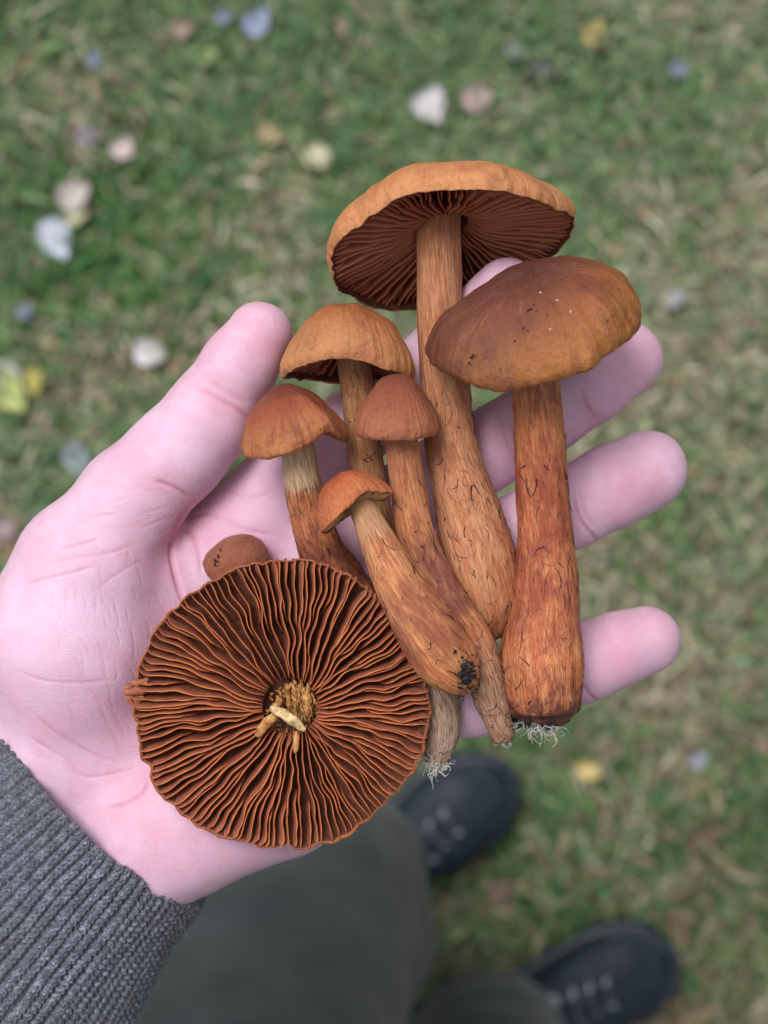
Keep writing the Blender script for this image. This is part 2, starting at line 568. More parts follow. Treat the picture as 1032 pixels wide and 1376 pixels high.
white, pink, blue, tan, yel, lime, lilac, brn = (0.66, 0.64, 0.66), (0.52, 0.38, 0.37), (0.34, 0.39, 0.56), (0.45, 0.34, 0.18), (0.58, 0.47, 0.15), (0.42, 0.50, 0.14), (0.33, 0.28, 0.34), (0.20, 0.10, 0.06)
LEAVES = [
    (76, 322, 62, 44, -65, (0.60, 0.63, 0.76), 'bluish white leaf, largest of a pale cluster on the lawn', 1, 1, .04, 8),
    (101, 262, 50, 42, 40, (0.60, 0.52, 0.50), 'pinkish white leaf touching the largest bluish white leaf', 2, 1, .03, -5),
    (103, 291, 34, 22, 20, (0.52, 0.50, 0.30), 'small cream leaf wedged among the pale leaf cluster', 21, 1, 0, 0),
    (119, 181, 38, 28, 20, lilac, 'dull purple leaf beside a round pale pink leaf', 3, 1, .05, 20),
    (165, 198, 34, 32, 70, (0.62, 0.50, 0.49), 'round pale pink leaf beside the dull purple leaf', 4, 1, 0, 0),
    (368, 180, 44, 28, -5, (0.50, 0.38, 0.20), 'oval tan leaf above the thumb near a cream leaf', 5, 1, 0, 5),
    (426, 209, 36, 40, 80, (0.60, 0.56, 0.38), 'rounded cream leaf near the oval tan leaf', 6, 1, 0, 0),
    (579, 144, 50, 46, -60, (0.66, 0.62, 0.65), 'broad white leaf lying beside a rosy leaf', 7, 1.6, 0, 0),
    (641, 131, 42, 40, 10, (0.55, 0.38, 0.38), 'rosy pink leaf lying beside the broad white leaf', 8, 1, 0.03, 5),
    (797, 44, 40, 32, 70, (0.56, 0.45, 0.18), 'golden yellow leaf on top of a dark brown leaf', 9, 1, 0.03, 15),
    (803, 58, 36, 26, 20, (0.10, 0.06, 0.05), 'dark brown leaf beneath the golden yellow leaf', 10, 1, 0, 0),
    (345, 28, 46, 34, 60, (0.33, 0.38, 0.55), 'slate blue leaf beside a smaller deep blue one', 11, 1, 0, 10),
    (303, 21, 28, 20, 30, (0.20, 0.23, 0.40), 'small deep blue leaf beside the slate blue leaf', 12, 1, 0, 0),
    (279, 73, 26, 24, 0, (0.44, 0.52, 0.20), 'small round yellow green leaf on the lawn', 13, 1, 0, 0),
    (243, 37, 40, 28, 15, (0.42, 0.30, 0.25), 'faded brownish pink leaf lying flat in grass', 14, 1, .05, 10),
    (201, 474, 46, 36, -10, (0.66, 0.64, 0.64), 'clean white oval leaf lying alone beside the thumb', 15, 1, 0, 0),
    (289, 458, 34, 32, 40, (0.48, 0.36, 0.34), 'dusky pink leaf half hidden behind the thumb', 16, 1, 0, 15),
    (14, 528, 64, 46, -50, (0.50, 0.55, 0.20), 'large pale lime leaf beside a narrow yellow leaf', 17, 1, .03, 5),
    (10, 500, 46, 30, -20, (0.58, 0.60, 0.55), 'whitish leaf overlapping the large lime leaf', 18, 1, 0, 0),
    (45, 512, 38, 24, -80, (0.52, 0.46, 0.12), 'narrow yellow leaf beside the large lime leaf', 19, 1, 0, 0),
    (106, 620, 62, 36, -65, (0.36, 0.38, 0.47), 'grey blue leaf next to the base of the thumb', 20, 1, 0, 10),
    (6, 711, 40, 34, 80, (0.36, 0.27, 0.28), 'dusty mauve leaf lying near the edge of the wrist', 22, 1, .04, 0),
    (791, 1035, 36, 27, -15, (0.68, 0.54, 0.22), 'bright yellow leaf lying beyond the dark boot', 23, 1, 0, 0),
    (940, 1020, 28, 24, 40, (0.33, 0.34, 0.42), 'small grey violet leaf level with the yellow leaf', 24, 1, 0, 0),
    (33, 419, 24, 20, 40, (0.26, 0.30, 0.45), 'tiny blue leaf alone in the deep green grass', 25, 1, 0, 0),
    (126, 79, 26, 18, 60, (0.22, 0.25, 0.40), 'tiny dark blue leaf under bright green grass', 26, 1, 0, 0),
    (692, 70, 28, 22, -30, (0.40, 0.38, 0.46), 'small lilac grey leaf near a charcoal leaf', 27, 1, 0, 0),
    (728, 92, 44, 26, -20, (0.09, 0.08, 0.09), 'charcoal coloured leaf near the small lilac grey leaf', 28, 1, .04, 0),
    (914, 92, 32, 26, 10, (0.20, 0.22, 0.29), 'dark slate leaf in pale dry grass', 29, 1, 0, 0),
    (20, 742, 56, 26, -40, (0.26, 0.15, 0.07), 'rust brown leaf under the dusty mauve leaf', 30, 1, .05, 10),
    (950, 1120, 60, 34, 25, (0.17, 0.09, 0.07), 'chocolate brown leaf between the boots and the small violet leaf', 31, 1, .06, 10),
    (672, 1190, 46, 30, 70, (0.24, 0.14, 0.12), 'reddish brown leaf lying between the two boots', 32, 1, .05, 5),
    (905, 400, 40, 26, 20, (0.30, 0.30, 0.33), 'ash grey leaf beside the middle fingertip', 33, 1, 0, 0),
]
for (px, py, l, w, a, c, lab, seed, tip, lobes, tilt) in LEAVES:
    fallen_leaf(px, py, l, w, a, c, lab, seed, tip, lobes, tilt, z=21, group='fallen leaves scattered on the lawn')


def leaf_litter():
    V, F, T, off = [], [], [], 0
    base, f = leaf_shape(1.0, 0.55, 0, 1, 3)
    base[:, 2] *= 0
    nu, nv = 15, 9
    idx = np.array([0, 4 * nv + 0, 7 * nv + 0, 11 * nv, 14 * nv + 4, 11 * nv + 8, 7 * nv + 8, 4 * nv + 8])
    ring = base[idx]
    n = 900
    xs, ys = rng.uniform(-620, 620, n), rng.uniform(-760, 760, n)
    keep = rng.random(n) < 0.3 + ground_patch(xs, ys)
    for x, y in zip(xs[keep], ys[keep]):
        L = rng.uniform(9, 26)
        a, tl = rng.uniform(0, 6.28), rng.normal(0, 0.3)
        R = np.array([[math.cos(a), math.sin(a), 0], [-math.sin(a), math.cos(a), 0], [0, 0, 1]])
        p = np.vstack([ring, [[0, 0, -0.08]]]) * L
        p[:, 2] += p[:, 1] * tl + np.abs(p[:, 0]) * 0.15
        p = p @ R + [x, y, rng.uniform(6, 16)]
        V.append(p)
        k = len(ring)
        F += [(off + i, off + (i + 1) % k, off + k) for i in range(k)]
        c = np.array([[0.26, 0.16, 0.09], [0.16, 0.08, 0.055], [0.36, 0.27, 0.17], [0.30, 0.20, 0.17], [0.22, 0.11, 0.05]])[rng.integers(0, 5)] * rng.uniform(0.6, 1.3)
        T += [[*c, 1]] * (k + 1)
        off += k + 1
    o = obj('leaf_litter', np.vstack(V), F, color_attr_material('litter', 0.6), attrs={'tint': np.array(T)}, kind='stuff')
    o['label'], o['category'] = 'small brown leaf crumbs scattered through the lawn', 'leaf litter'


leaf_litter()
tw = thing('twig', 'thin pale bent twig lying in bright green grass', 'twig', G(70, 6, 20))
Vt, Ft = tubes([catmull(np.array([G(40, 22, 19), G(62, 10, 22), G(90, -4, 23), G(118, -14, 20)]), 14)], [2.6], 7)
obj('shoot', Vt, Ft, plain('twig_bark', (0.42, 0.38, 0.32)), tw)
Vt, Ft = tubes([catmull(np.array([G(74, 4, 22), G(80, 12, 24), G(90, 16, 25)]), 8)], [1.4], 6)
obj('side_shoot', Vt, Ft, plain('twig_bark_side', (0.42, 0.38, 0.32)), tw)

# ------------------------------------------------------------------ the person: hand, sleeve, trousers, boots
FWD = unit([0.78, 0.62, 0])
LEFT = np.array([-FWD[1], FWD[0], 0])
person = thing('person', 'person in grey knit sweater, olive trousers and dark boots, one palm held out', 'person', G(560, 1290, 0))

t = NT('skin')
red = t.attr('red')
pale_a = t.attr('pale')
fp = t.attr('ridge')
fpm = t.attr('ridge_mask')
oc = t.coord()
n1 = t.noise(oc, 55.0, 4, 0.6)
n2 = t.noise(oc, 420.0, 4, 0.6)
n4 = t.noise(oc, 170.0, 5, 0.65)
c = t.mix(t.smooth(t.math('ADD', t.math('MULTIPLY', n1, 0.55), t.math('MULTIPLY', n4, 0.45)), 0.40, 0.60), (0.73, 0.495, 0.645), (0.69, 0.405, 0.540))
c = t.mix(t.math('MULTIPLY', t.smooth(n2, 0.5, 0.75), 0.25), c, (0.68, 0.35, 0.455))
c = t.mix(pale_a, c, (0.77, 0.575, 0.74))
c = t.mix(red, c, (0.60, 0.21, 0.29))
t.p(Base_Color=c, Roughness=0.5)
t.b.inputs['Specular IOR Level'].default_value = 0.35
t.b.inputs['Subsurface Weight'].default_value = 0.35
t.b.inputs['Subsurface Radius'].default_value = (1.0, 0.42, 0.34)
t.b.inputs['Subsurface Scale'].default_value = 0.003
vor = t.n.new('ShaderNodeTexVoronoi')
vor.feature = 'DISTANCE_TO_EDGE'
t.l.new(t.vscale(oc, (0.7, 1.5, 1)), vor.inputs['Vector'])
vor.inputs['Scale'].default_value = 900.0
cells = t.smooth(vor.outputs['Distance'], 0.0, 0.18)
wave = t.math('SINE', t.math('MULTIPLY', fp, 2 * math.pi / 0.56))
rid = t.math('MULTIPLY', wave, t.math('MULTIPLY', fpm, 0.42))
hgt = t.math('ADD', t.math('MULTIPLY', cells, 0.35), rid)
hgt = t.math('ADD', hgt, t.math('MULTIPLY', t.noise(oc, 900.0, 3, 0.6), 0.5))
t.p(Normal=t.bump(hgt, 0.36, 0.00034))
skin_mat = t.m


def smin(a, b, k):
    h = np.clip(0.5 + 0.5 * (b - a) / k, 0, 1)
    return b * (1 - h) + a * h - k * h * (1 - h)


def chain(pts):
    """(px, py, h, radius px) -> list of (centre mm, radius mm)."""
    return [(W(a, b, h), PX(r, h)) for a, b, h, r in pts]


FINGERS = {
    'index': chain([(395, 640, -16, 58), (470, 580, -12, 52), (532, 527, -11, 52), (590, 480, -9, 47), (630, 440, -2, 47), (682, 390, 7, 44)]),
    'middle': chain([(450, 730, -17, 58), (530, 683, -12, 54), (600, 640, -9, 57), (672, 594, -9, 53), (735, 553, -9, 54), (790, 517, -9, 53), (841, 483, -10, 50)]),
    'ring': chain([(490, 820, -17, 58), (560, 786, -12, 53), (630, 752, -9, 56), (705, 713, -9, 52), (768, 682, -9, 54), (822, 654, -8, 55), (869, 631, -10, 54)]),
    'pinky': chain([(500, 950, -16, 54), (570, 950, -11, 48), (640, 938, -9, 50), (720, 912, -10, 49), (785, 890, -9, 52), (830, 873, -8, 49), (868, 860, -9, 46)]),
}
THUMB = chain([(85, 855, -10, 108), (120, 765, -8, 96), (178, 668, -5, 70), (235, 612, -4, 64), (284, 557, -3, 61), (322, 492, -1, 49), (350, 448, -1, 43)])
PALM = [
    chain([(400, 640, -19, 60), (270, 800, -21, 68), (140, 1010, -19, 76)]),
    chain([(455, 725, -20, 64), (300, 870, -24, 66), (150, 1050, -20, 78)]),
    chain([(495, 815, -20, 64), (330, 930, -24, 66), (160, 1080, -20, 80)]),
    chain([(505, 940, -18, 60), (350, 1010, -20, 70), (190, 1105, -18, 84)]),
    chain([(470, 1000, -17, 66), (380, 1065, -14, 84), (262, 1112, -13, 86)]),
    chain([(110, 880, -11, 104), (75, 1010, -16, 88), (-90, 1180, -16, 96), (-430, 1500, -25, 150)]),
    chain([(345, 690, -23, 60), (240, 770, -21, 66), (190, 860, -20, 70)]),
    chain([(215, 1115, -14, 86), (60, 1280, -16, 92), (-280, 1600, -25, 150)]),
]


def build_hand():
    vs = 0.8
    lo = np.array([-128.0, -128, HAND_Z - 50])
    hi = np.array([98.0, 74, HAND_Z + 16])
    n = np.ceil((hi - lo) / vs).astype(int)
    ax = [lo[i] + vs * np.arange(n[i]) for i in range(3)]
    gx, gy, gz = [a.astype(np.float32) for a in np.meshgrid(*ax, indexing='ij')]

    def cone(a, ra, b, rb):
        ab = b - a
        L2 = float(ab @ ab)
        tt = np.clip(((gx - a[0]) * ab[0] + (gy - a[1]) * ab[1] + (gz - a[2]) * ab[2]) / L2, 0, 1)
        return np.sqrt((gx - a[0] - tt * ab[0]) ** 2 + (gy - a[1] - tt * ab[1]) ** 2 + (gz - a[2] - tt * ab[2]) ** 2) - (ra + tt * (rb - ra))

    def ch(c, k):
        d = None
        for (a, ra), (b, rb) in zip(c, c[1:]):
            e = cone(a, ra, b, rb)
            d = e if d is None else smin(d, e, k)
        return d
    palm = None
    for c in PALM:
        e = ch(c, 3.0)
        palm = e if palm is None else smin(palm, e, 9.0)
    fing = None
    for k in FINGERS:
        e = ch(FINGERS[k], 2.0)
        fing = e if fing is None else smin(fing, e, 1.5)
    th = ch(THUMB, 3.0)
    d = smin(palm, fing, 5.0)
    thenar = smin(palm, cone(*THUMB[0], *THUMB[1]), 12.0)
    d = smin(smin(thenar, fing, 5.0), th, 2.2)
    # surface nets
    s = d < 0
    nx, ny, nz = d.shape
    cs = (nx - 1, ny - 1, nz - 1)
    acc = np.zeros(cs + (3,), np.float32)
    cnt = np.zeros(cs, np.int16)
    corners = [(i, j, k) for i in (0, 1) for j in (0, 1) for k in (0, 1)]

    def sub(a, c):
        return a[c[0]:c[0] + cs[0], c[1]:c[1] + cs[1], c[2]:c[2] + cs[2]]
    for a in corners:
        for axis in range(3):
            if a[axis]:
                continue
            b = list(a)
            b[axis] = 1
            m = sub(s, a) != sub(s, b)
            da, db = sub(d, a)[m], sub(d, b)[m]
            tt = da / (da - db)
            for q in range(3):
                acc[..., q][m] += a[q] + (tt if q == axis else 0)
            cnt[m] += 1
    act = cnt > 0
    ids = -np.ones(cs, np.int64)
    ids[act] = np.arange(act.sum())
    cell = np.argwhere(act)
    V = lo + vs * (cell + acc[act] / cnt[act][:, None])
    F = []
    for axis in range(3):
        o1, o2 = [q for q in range(3) if q != axis]
        sl0, sl1 = [slice(None)] * 3, [slice(None)] * 3
        sl0[axis] = slice(0, -1)
        sl1[axis] = slice(1, None)
        cr = s[tuple(sl0)] != s[tuple(sl1)]
        e = np.argwhere(cr)
        ok = (e[:, o1] > 0) & (e[:, o2] > 0) & (e[:, o1] < d.shape[o1] - 1) & (e[:, o2] < d.shape[o2] - 1)
        e = e[ok]
        inside = s[e[:, 0], e[:, 1], e[:, 2]]

        def cid(d1, d2):
            g = e.copy()
            g[:, o1] -= d1
            g[:, o2] -= d2
            return ids[g[:, 0], g[:, 1], g[:, 2]]
        q = np.stack([cid(1, 1), cid(0, 1), cid(0, 0), cid(1, 0)], 1)
        flip = ~inside if axis != 1 else inside
        q[flip] = q[flip][:, ::-1]
        F.append(q)
    F = np.vstack(F)
    F = F[(F >= 0).all(1)]
    # refine once
    me = mesh_data('tmp', V, F)
    ob = bpy.data.objects.new('tmp', me)
    col.objects.link(ob)
    sm = ob.modifiers.new('sm', 'SMOOTH')
    sm.factor, sm.iterations = 0.5, 5
    ss = ob.modifiers.new('ss', 'SUBSURF')
    ss.levels = 1
    dg = bpy.context.evaluated_depsgraph_get()
    ev = ob.evaluated_get(dg).to_mesh()
    nv, nf = len(ev.vertices), len(ev.polygons)
    V = np.empty(nv * 3, np.float32)
    ev.vertices.foreach_get('co', V)
    N = np.empty(nv * 3, np.float32)
    ev.vertices.foreach_get('normal', N)
    F = np.empty(nf * 4, np.int32)
    ev.loops.foreach_get('vertex_index', F)
    V, N, F = V.reshape(-1, 3).astype(float), N.reshape(-1, 3).astype(float), F.reshape(-1, 4)
    ob.evaluated_get(dg).to_mesh_clear()
    bpy.data.objects.remove(ob)
    bpy.data.meshes.remove(me)
    return V, N, F


HV, HN, HF = build_hand()
depth = CAM_Z - HV[:, 2]
HPX = np.stack([HV[:, 0] * FPX / depth + 516, 688 - HV[:, 1] * FPX / depth], 1)     # where each skin point shows in the photo
CREASES = [  # (polyline in photo pixels, width px, depth mm, redness)
    ([(258, 516), (290, 534), (322, 552), (345, 572)], 3.0, 0.45, 0.45),
    ([(272, 506), (305, 526), (340, 545)], 3.5, 0.25, 0.25),
    ([(205, 645), (232, 655), (262, 672)], 3.0, 0.55, 0.5),
    ([(262, 673), (244, 694), (234, 715), (231, 745), (240, 790), (258, 840)], 3.5, 0.9, 0.6),
    ([(238, 708), (256, 716), (266, 740), (272, 780)], 2.6, 0.5, 0.4),
    ([(240, 700), (275, 690), (300, 700)], 2.6, 0.35, 0.3),
    ([(26, 788), (60, 778), (92, 771), (136, 758)], 2.0, 0.3, 0.3),
    ([(78, 738), (105, 732), (136, 724)], 2.0, 0.3, 0.3),
    ([(60, 758), (100, 750), (150, 742), (190, 728)], 2.0, 0.22, 0.25),
    ([(95, 706), (130, 694), (160, 690)], 2.0, 0.2, 0.2),
    ([(120, 800), (160, 770), (195, 752)], 2.0, 0.16, 0.16),
    ([(40, 955), (66, 978), (92, 996), (130, 1015), (180, 1032)], 2.6, 0.35, 0.25),
    ([(30, 985), (58, 1002), (90, 1022), (112, 1043), (150, 1040), (195, 1026)], 2.6, 0.3, 0.25),
    ([(140, 1088), (168, 1080), (193, 1065), (203, 1045)], 2.8, 0.5, 0.4),
    ([(20, 900), (60, 915), (110, 918), (160, 912)], 2.4, 0.2, 0.2),
    ([(768, 660), (778, 695), (795, 719), (806, 730)], 3.0, 0.55, 0.4),
    ([(776, 652), (786, 690), (801, 712)], 3.0, 0.3, 0.25),
    ([(782, 918), (792, 934), (806, 946)], 3.0, 0.55, 0.4),
    ([(778, 520), (790, 548), (802, 566)], 3.0, 0.4, 0.3),
    ([(668, 560), (684, 600), (700, 640)], 3.0, 0.4, 0.3),
    ([(700, 690), (716, 726), (730, 758)], 3.0, 0.4, 0.3),
    ([(300, 655), (335, 668), (370, 660)], 2.6, 0.25, 0.2),
    ([(290, 690), (330, 712), (380, 720)], 2.6, 0.3, 0.25),
]
for k in range(60):                                          # fine vertical skin lines over the ball of the thumb and the heel of the hand
    x0, y0 = random.uniform(60, 260), random.uniform(720, 980)
    L = random.uniform(20, 60)
    a = random.uniform(0.95, 1.45)
    CREASES.append(([(x0, y0), (x0 + L * 0.5 * math.cos(a), y0 + L * 0.5 * math.sin(a)), (x0 + L * math.cos(a) - 4, y0 + L * math.sin(a))], 1.6, 0.12, 0.12))
for k in range(34):
    x0, y0 = random.uniform(110, 240), random.uniform(600, 720)
    L, a = random.uniform(20, 55), random.uniform(-0.55, 0.1)
    CREASES.append(([(x0, y0), (x0 + L * math.cos(a), y0 + L * math.sin(a) + 2)], 1.8, 0.10, 0.12))
red = np.zeros(len(HV))
dent = np.zeros(len(HV))
top = np.clip(HN[:, 2] * 2 + 0.3, 0, 1)
for pl, w, dp, rd in CREASES:
    pl = np.array(pl, float)
    c = catmull(pl, 12 * len(pl)) if len(pl) > 2 else pl
    m = np.where((HPX[:, 0] > c[:, 0].min() - 30) & (HPX[:, 0] < c[:, 0].max() + 30) & (HPX[:, 1] > c[:, 1].min() - 30) & (HPX[:, 1] < c[:, 1].max() + 30))[0]
    q = HPX[m]
    best = np.full(len(m), 1e9)
    tb = np.zeros(len(m))
    for i in range(len(c) - 1):
        a, b = c[i], c[i + 1]
        u = np.clip(((q - a) @ (b - a)) / ((b - a) @ (b - a)), 0, 1)
        e = np.hypot(*(q - a - u[:, None] * (b - a)).T)
        s = e < best
        best[s] = e[s]
        tb[s] = (i + u[s]) / (len(c) - 1)
    fade = np.clip(np.minimum(tb, 1 - tb) * 5, 0.15, 1)
    dent[m] = np.maximum(dent[m], dp * np.exp(-(best / w) ** 2) * fade * top[m])
    red[m] = np.maximum(red[m], rd * np.exp(-(best / (w * 1.3)) ** 2) * fade)
    red[m] = np.maximum(red[m], rd * 0.32 * np.exp(-(best / (w * 6)) ** 2) * fade)
BLUSH = [(345, 455, 50, 0.30), (300, 545, 50, 0.22), (250, 690, 50, 0.25), (835, 505, 50, 0.30), (850, 650, 55, 0.30), (855, 870, 50, 0.32), (240, 1150, 70, 0.22), (190, 1060, 60, 0.15), (205, 690, 60, 0.2), (780, 690, 40, 0.18), (690, 600, 60, 0.18), (120, 900, 60, 0.12), (330, 660, 60, 0.12)]
bl = np.zeros(len(HV))
for x, y, r, a in BLUSH:
    bl = np.maximum(bl, a * np.exp(-((HPX[:, 0] - x) ** 2 + (HPX[:, 1] - y) ** 2) / r ** 2))
bl *= 0.8 + 0.5 * fbm(HV / 9, 5, 3)
red = np.clip(red + bl, 0, 0.85)
pale = np.zeros(len(HV))
for x, y, r, a in [(90, 820, 80, 0.7), (150, 690, 60, 0.5), (60, 900, 60, 0.6), (250, 600, 50, 0.4), (110, 1010, 60, 0.3), (340, 660, 40, 0.4)]:
    pale = np.maximum(pale, a * np.exp(-((HPX[:, 0] - x) ** 2 + (HPX[:, 1] - y) ** 2) / r ** 2))
ridge = HV[:, 0] * 0.75 + HV[:, 1] * 0.66 + 2.2 * fbm(HV / 16, 9, 2)
mask = np.full(len(HV), 0.35)
for tip in ('middle', 'ring', 'pinky'):
    c0 = FINGERS[tip][-1][0] - 0.35 * (FINGERS[tip][-1][0] - FINGERS[tip][-2][0])
    r = np.linalg.norm(HV[:, :2] - c0[:2], axis=1)
    near = np.clip((18 - r) / 5, 0, 1)
    ridge = ridge * (1 - near) + near * (r * (1 + 0.10 * vnoise(HV / 7, 4)))
    mask = np.maximum(mask, near)
c0 = THUMB[-1][0] - 0.35 * (THUMB[-1][0] - THUMB[-2][0])
r = np.linalg.norm(HV[:, :2] - c0[:2], axis=1)
near = np.clip((15 - r) / 5, 0, 1)
ridge = ridge * (1 - near) + near * r
mask = np.maximum(mask, near * 0.8)
bulge = 0.35 * fbm(HV / 14, 21, 2)
HV = HV + HN * (bulge - dent)[:, None]
hand = obj('hand', HV, HF, skin_mat, person, {'red': red, 'pale': pale * 0.9, 'ridge': ridge, 'ridge_mask': mask}, label='bare left hand, palm up with fingers spread')

# --- grey ribbed sweater
t = NT('knit_wool')
oc = t.coord()
yar = t.attr('yarn')
n = t.noise(oc, 1500.0, 4, 0.7)
n2 = t.noise(oc, 350.0, 4, 0.7)
n3 = t.noise(oc, 40.0, 3, 0.6)
c = t.ramp(t.math('ADD', t.math('MULTIPLY', n, 0.6), t.math('MULTIPLY', n2, 0.4)), (0.36, (0.046, 0.051, 0.070)), (0.5, (0.122, 0.132, 0.172)), (0.64, (0.36, 0.38, 0.46)))
c = t.mix(t.math('MULTIPLY', t.smooth(n3, 0.4, 0.65), 0.3), c, (0.105, 0.095, 0.09))
t.p(Base_Color=c, Roughness=0.9, Normal=t.bump(n, 0.5, 0.0004))
t.b.inputs['Specular IOR Level'].default_value = 0.1
t.b.inputs['Sheen Weight'].default_value = 0.25
knit_mat = t.m

cuff_c = W(141, 1076, -17)
elbow = np.array([-262.0, -268, 1075])
shoulder = np.array([-190.0, -372, 1395])
d0 = unit(elbow - cuff_c)


def build_sleeve():
    cpts = np.array([cuff_c, cuff_c + d0 * 60, cuff_c + d0 * 150, elbow - d0 * 20, elbow + np.array([-4, -22, 30]), elbow * 0.55 + shoulder * 0.45 + [-14, 4, 0], shoulder])
    dense = catmull(cpts, 4000)
    ln = np.concatenate([[0], np.cumsum(np.linalg.norm(np.diff(dense, axis=0), axis=1))])
    rows = np.concatenate([np.arange(0, 96, 0.32), np.arange(96, ln[-1], 4.0)])
    c = np.stack([np.interp(rows, ln, dense[:, q]) for q in range(3)], 1)
    tdir, _, _ = frames(c)
    up = np.array([0, 0, 1.0])
    up_e = np.array([-0.6, -0.6, 0.2])
    a = np.zeros_like(c)
    prev = unit(up - tdir[0] * (up @ tdir[0]))
    for i in range(len(c)):
        v = prev - tdir[i] * (prev @ tdir[i])
        prev = v / np.linalg.norm(v)
        a[i] = prev
    b = np.cross(tdir, a)
    ra = np.interp(rows, [0, 15, 60, 130, 260, 360, 560], [25.5, 27, 33, 40, 52, 56, 74])    # towards the camera
    rb = np.interp(rows, [0, 15, 60, 130, 260, 360, 560], [36.5, 39, 50, 58, 60, 60, 78])    # sideways
    NR, NPR = 86, 10
    nth = NR * NPR
    th = np.arange(nth) / nth * 2 * math.pi
    S, TH = np.meshgrid(rows, th, indexing='ij')
    rib = th / (2 * math.pi) * NR
    wob = 0.16 * fbm(np.stack([S / 14, np.floor(TH / (2 * math.pi) * NR) * 3.7, 0 * S], -1), 12, 2)
    u = (TH / (2 * math.pi) * NR + wob) % 1.0
    e = np.abs(u - 0.5) * 2                                 # 0 on the rib's crest, 1 in its furrow
    prof = np.sqrt(np.clip(1 - (e / 0.86) ** 2, 0, 1))
    crest = np.floor(TH / (2 * math.pi) * NR + wob)
    jit = _hash(crest.astype(np.int64), crest.astype(np.int64) * 0, crest.astype(np.int64) * 0, 5)
    ph = (S + jit * 2.0 + 0.4 * vnoise(np.stack([S / 9, crest * 5.1, 0 * S], -1), 8)) / 1.75 - e * 0.85
    vee = 0.5 + 0.5 * np.cos(2 * math.pi * ph)
    split = np.exp(-(e / 0.13) ** 2)
    fine = (S < 96)
    disp = 1.15 * prof + np.where(fine, prof ** 0.5 * (1.05 * vee ** 0.8 - 0.55 * split), 0.3)
    disp = disp + 0.12 * fbm(np.stack([S / 1.6, TH * 30, 0 * S], -1), 41, 2) * fine
    lowf = 1.6 * fbm(np.stack([S / 45, np.cos(TH) * 1.6, np.sin(TH) * 1.6], -1), 61, 2) * np.clip(S / 20, 0, 1)
    edge = -1.2 * np.exp(-S / 1.0)
    R = disp + lowf + edge
    ct, st = np.cos(TH), np.sin(TH)
    P = c[:, None, :] + ((ra[:, None] + R) * ct)[..., None] * a[:, None, :] + ((rb[:, None] + R) * st)[..., None] * b[:, None, :]
    P[..., :] -= (0.9 * (vnoise(np.stack([rib[None] * 0.9 + 0 * S, 0 * S, 0 * S + 3], -1), 19) + 0.6 * e) * np.exp(-S / 3.0))[..., None] * -tdir[:, None, :]
    # the cuff turns in at its edge
    inner = []
    for k, (ds, dr) in enumerate([(0.6, -1.6), (2.0, -2.6), (9.0, -2.8), (25.0, -2.8)]):
        cc = c[0] + tdir[0] * ds
        inner.append(cc + ((ra[0] + dr) * np.cos(th))[:, None] * a[0] + ((rb[0] + dr) * np.sin(th))[:, None] * b[0])
    P = np.concatenate([np.array(inner[::-1]), P], 0)
    f = grid_faces(P.shape[0], nth, True)
    o = obj('sweater_sleeve', P.reshape(-1, 3), f, knit_mat, person, {'yarn': np.concatenate([np.zeros((4, nth)), prof * vee], 0).ravel()}, label='ribbed grey knit sleeve with frayed cuff')
    # loose wool fibres
    Nn = 8000
    i = rng.integers(4, 4 + int(96 / 0.32) - 2, Nn)
    i[:700] = rng.integers(4, 8, 700)
    j = rng.integers(0, nth, Nn)
    keep = np.cos(th[j]) > -0.35
    V, F = [], []
    for q, (ii, jj) in enumerate(zip(i[keep], j[keep])):
        p = P[ii, jj]
        out = unit(p - c[max(ii - 4, 0)])
        tan = unit(rng.normal(size=3))
        L = rng.uniform(1.2, 3.6)
        q0 = p - out * 0.2
        q1 = p + out * rng.uniform(0.3, 0.9) + tan * L * 0.4
        q2 = p + out * rng.uniform(0.2, 1.3) + tan * L * 0.9
        w = np.cross(out, tan) * 0.055
        k = len(V)
        V += [q0 - w, q0 + w, q1 - w, q1 + w, q2]
        F += [(k, k + 1, k + 3, k + 2), (k + 2, k + 3, k + 4)]
    obj('wool_fuzz', np.array(V), F, plain('wool_fibre', (0.20, 0.20, 0.215), 0.9, 900, 0.5), o, kind='stuff')


build_sleeve()

TORSO = np.array([-70.0, -525, 0])


def ring(cx, a, b, la, lb, n=72):
    th = np.arange(n) / n * 2 * math.pi
    return cx + (a * np.cos(th))[:, None] * la + (b * np.sin(th))[:, None] * lb, th


rows = []
for z, w, dpt, f in [(815, 176, 128, 0), (830, 184, 136, 0), (900, 186, 138, 5), (1000, 182, 132, 10), (1150, 190, 134, 8), (1280, 205, 130, 0), (1370, 205, 118, -8), (1420, 165, 100, -12), (1450, 100, 80, -14), (1475, 70, 66, -10), (1478, 64, 60, -10), (1430, 58, 54, -10)]:
    rg, th = ring(TORSO + [0, 0, z] + FWD * f, w, dpt, LEFT, FWD, 220)
    rg = rg + (2.0 * (np.abs(np.sin(th * 55)) ** 0.7))[:, None] * unit([0.01, 0, 0]) * 0 + (rg - TORSO - [0, 0, z]) * (0.012 * np.abs(np.sin(th * 55)))[:, None]
    rows.append(rg)
rows = np.array(rows)
obj('sweater_body', rows.reshape(-1, 3), grid_faces(len(rows), 220, True), knit_mat, person)

# --- trousers
t = NT('trouser_cloth')
oc = t.coord()
n = t.noise(oc, 18.0, 5, 0.6)
w1 = t.noise(oc, 2200.0, 2, 0.5)
c = t.mix(t.smooth(n, 0.35, 0.68), (0.015, 0.022, 0.025), (0.029, 0.038, 0.041))
t.p(Base_Color=c, Roughness=0.75, Normal=t.bump(w1, 0.3, 0.0004))
t.b.inputs['Sheen Weight'].default_value = 0.15
cloth_mat = t.m


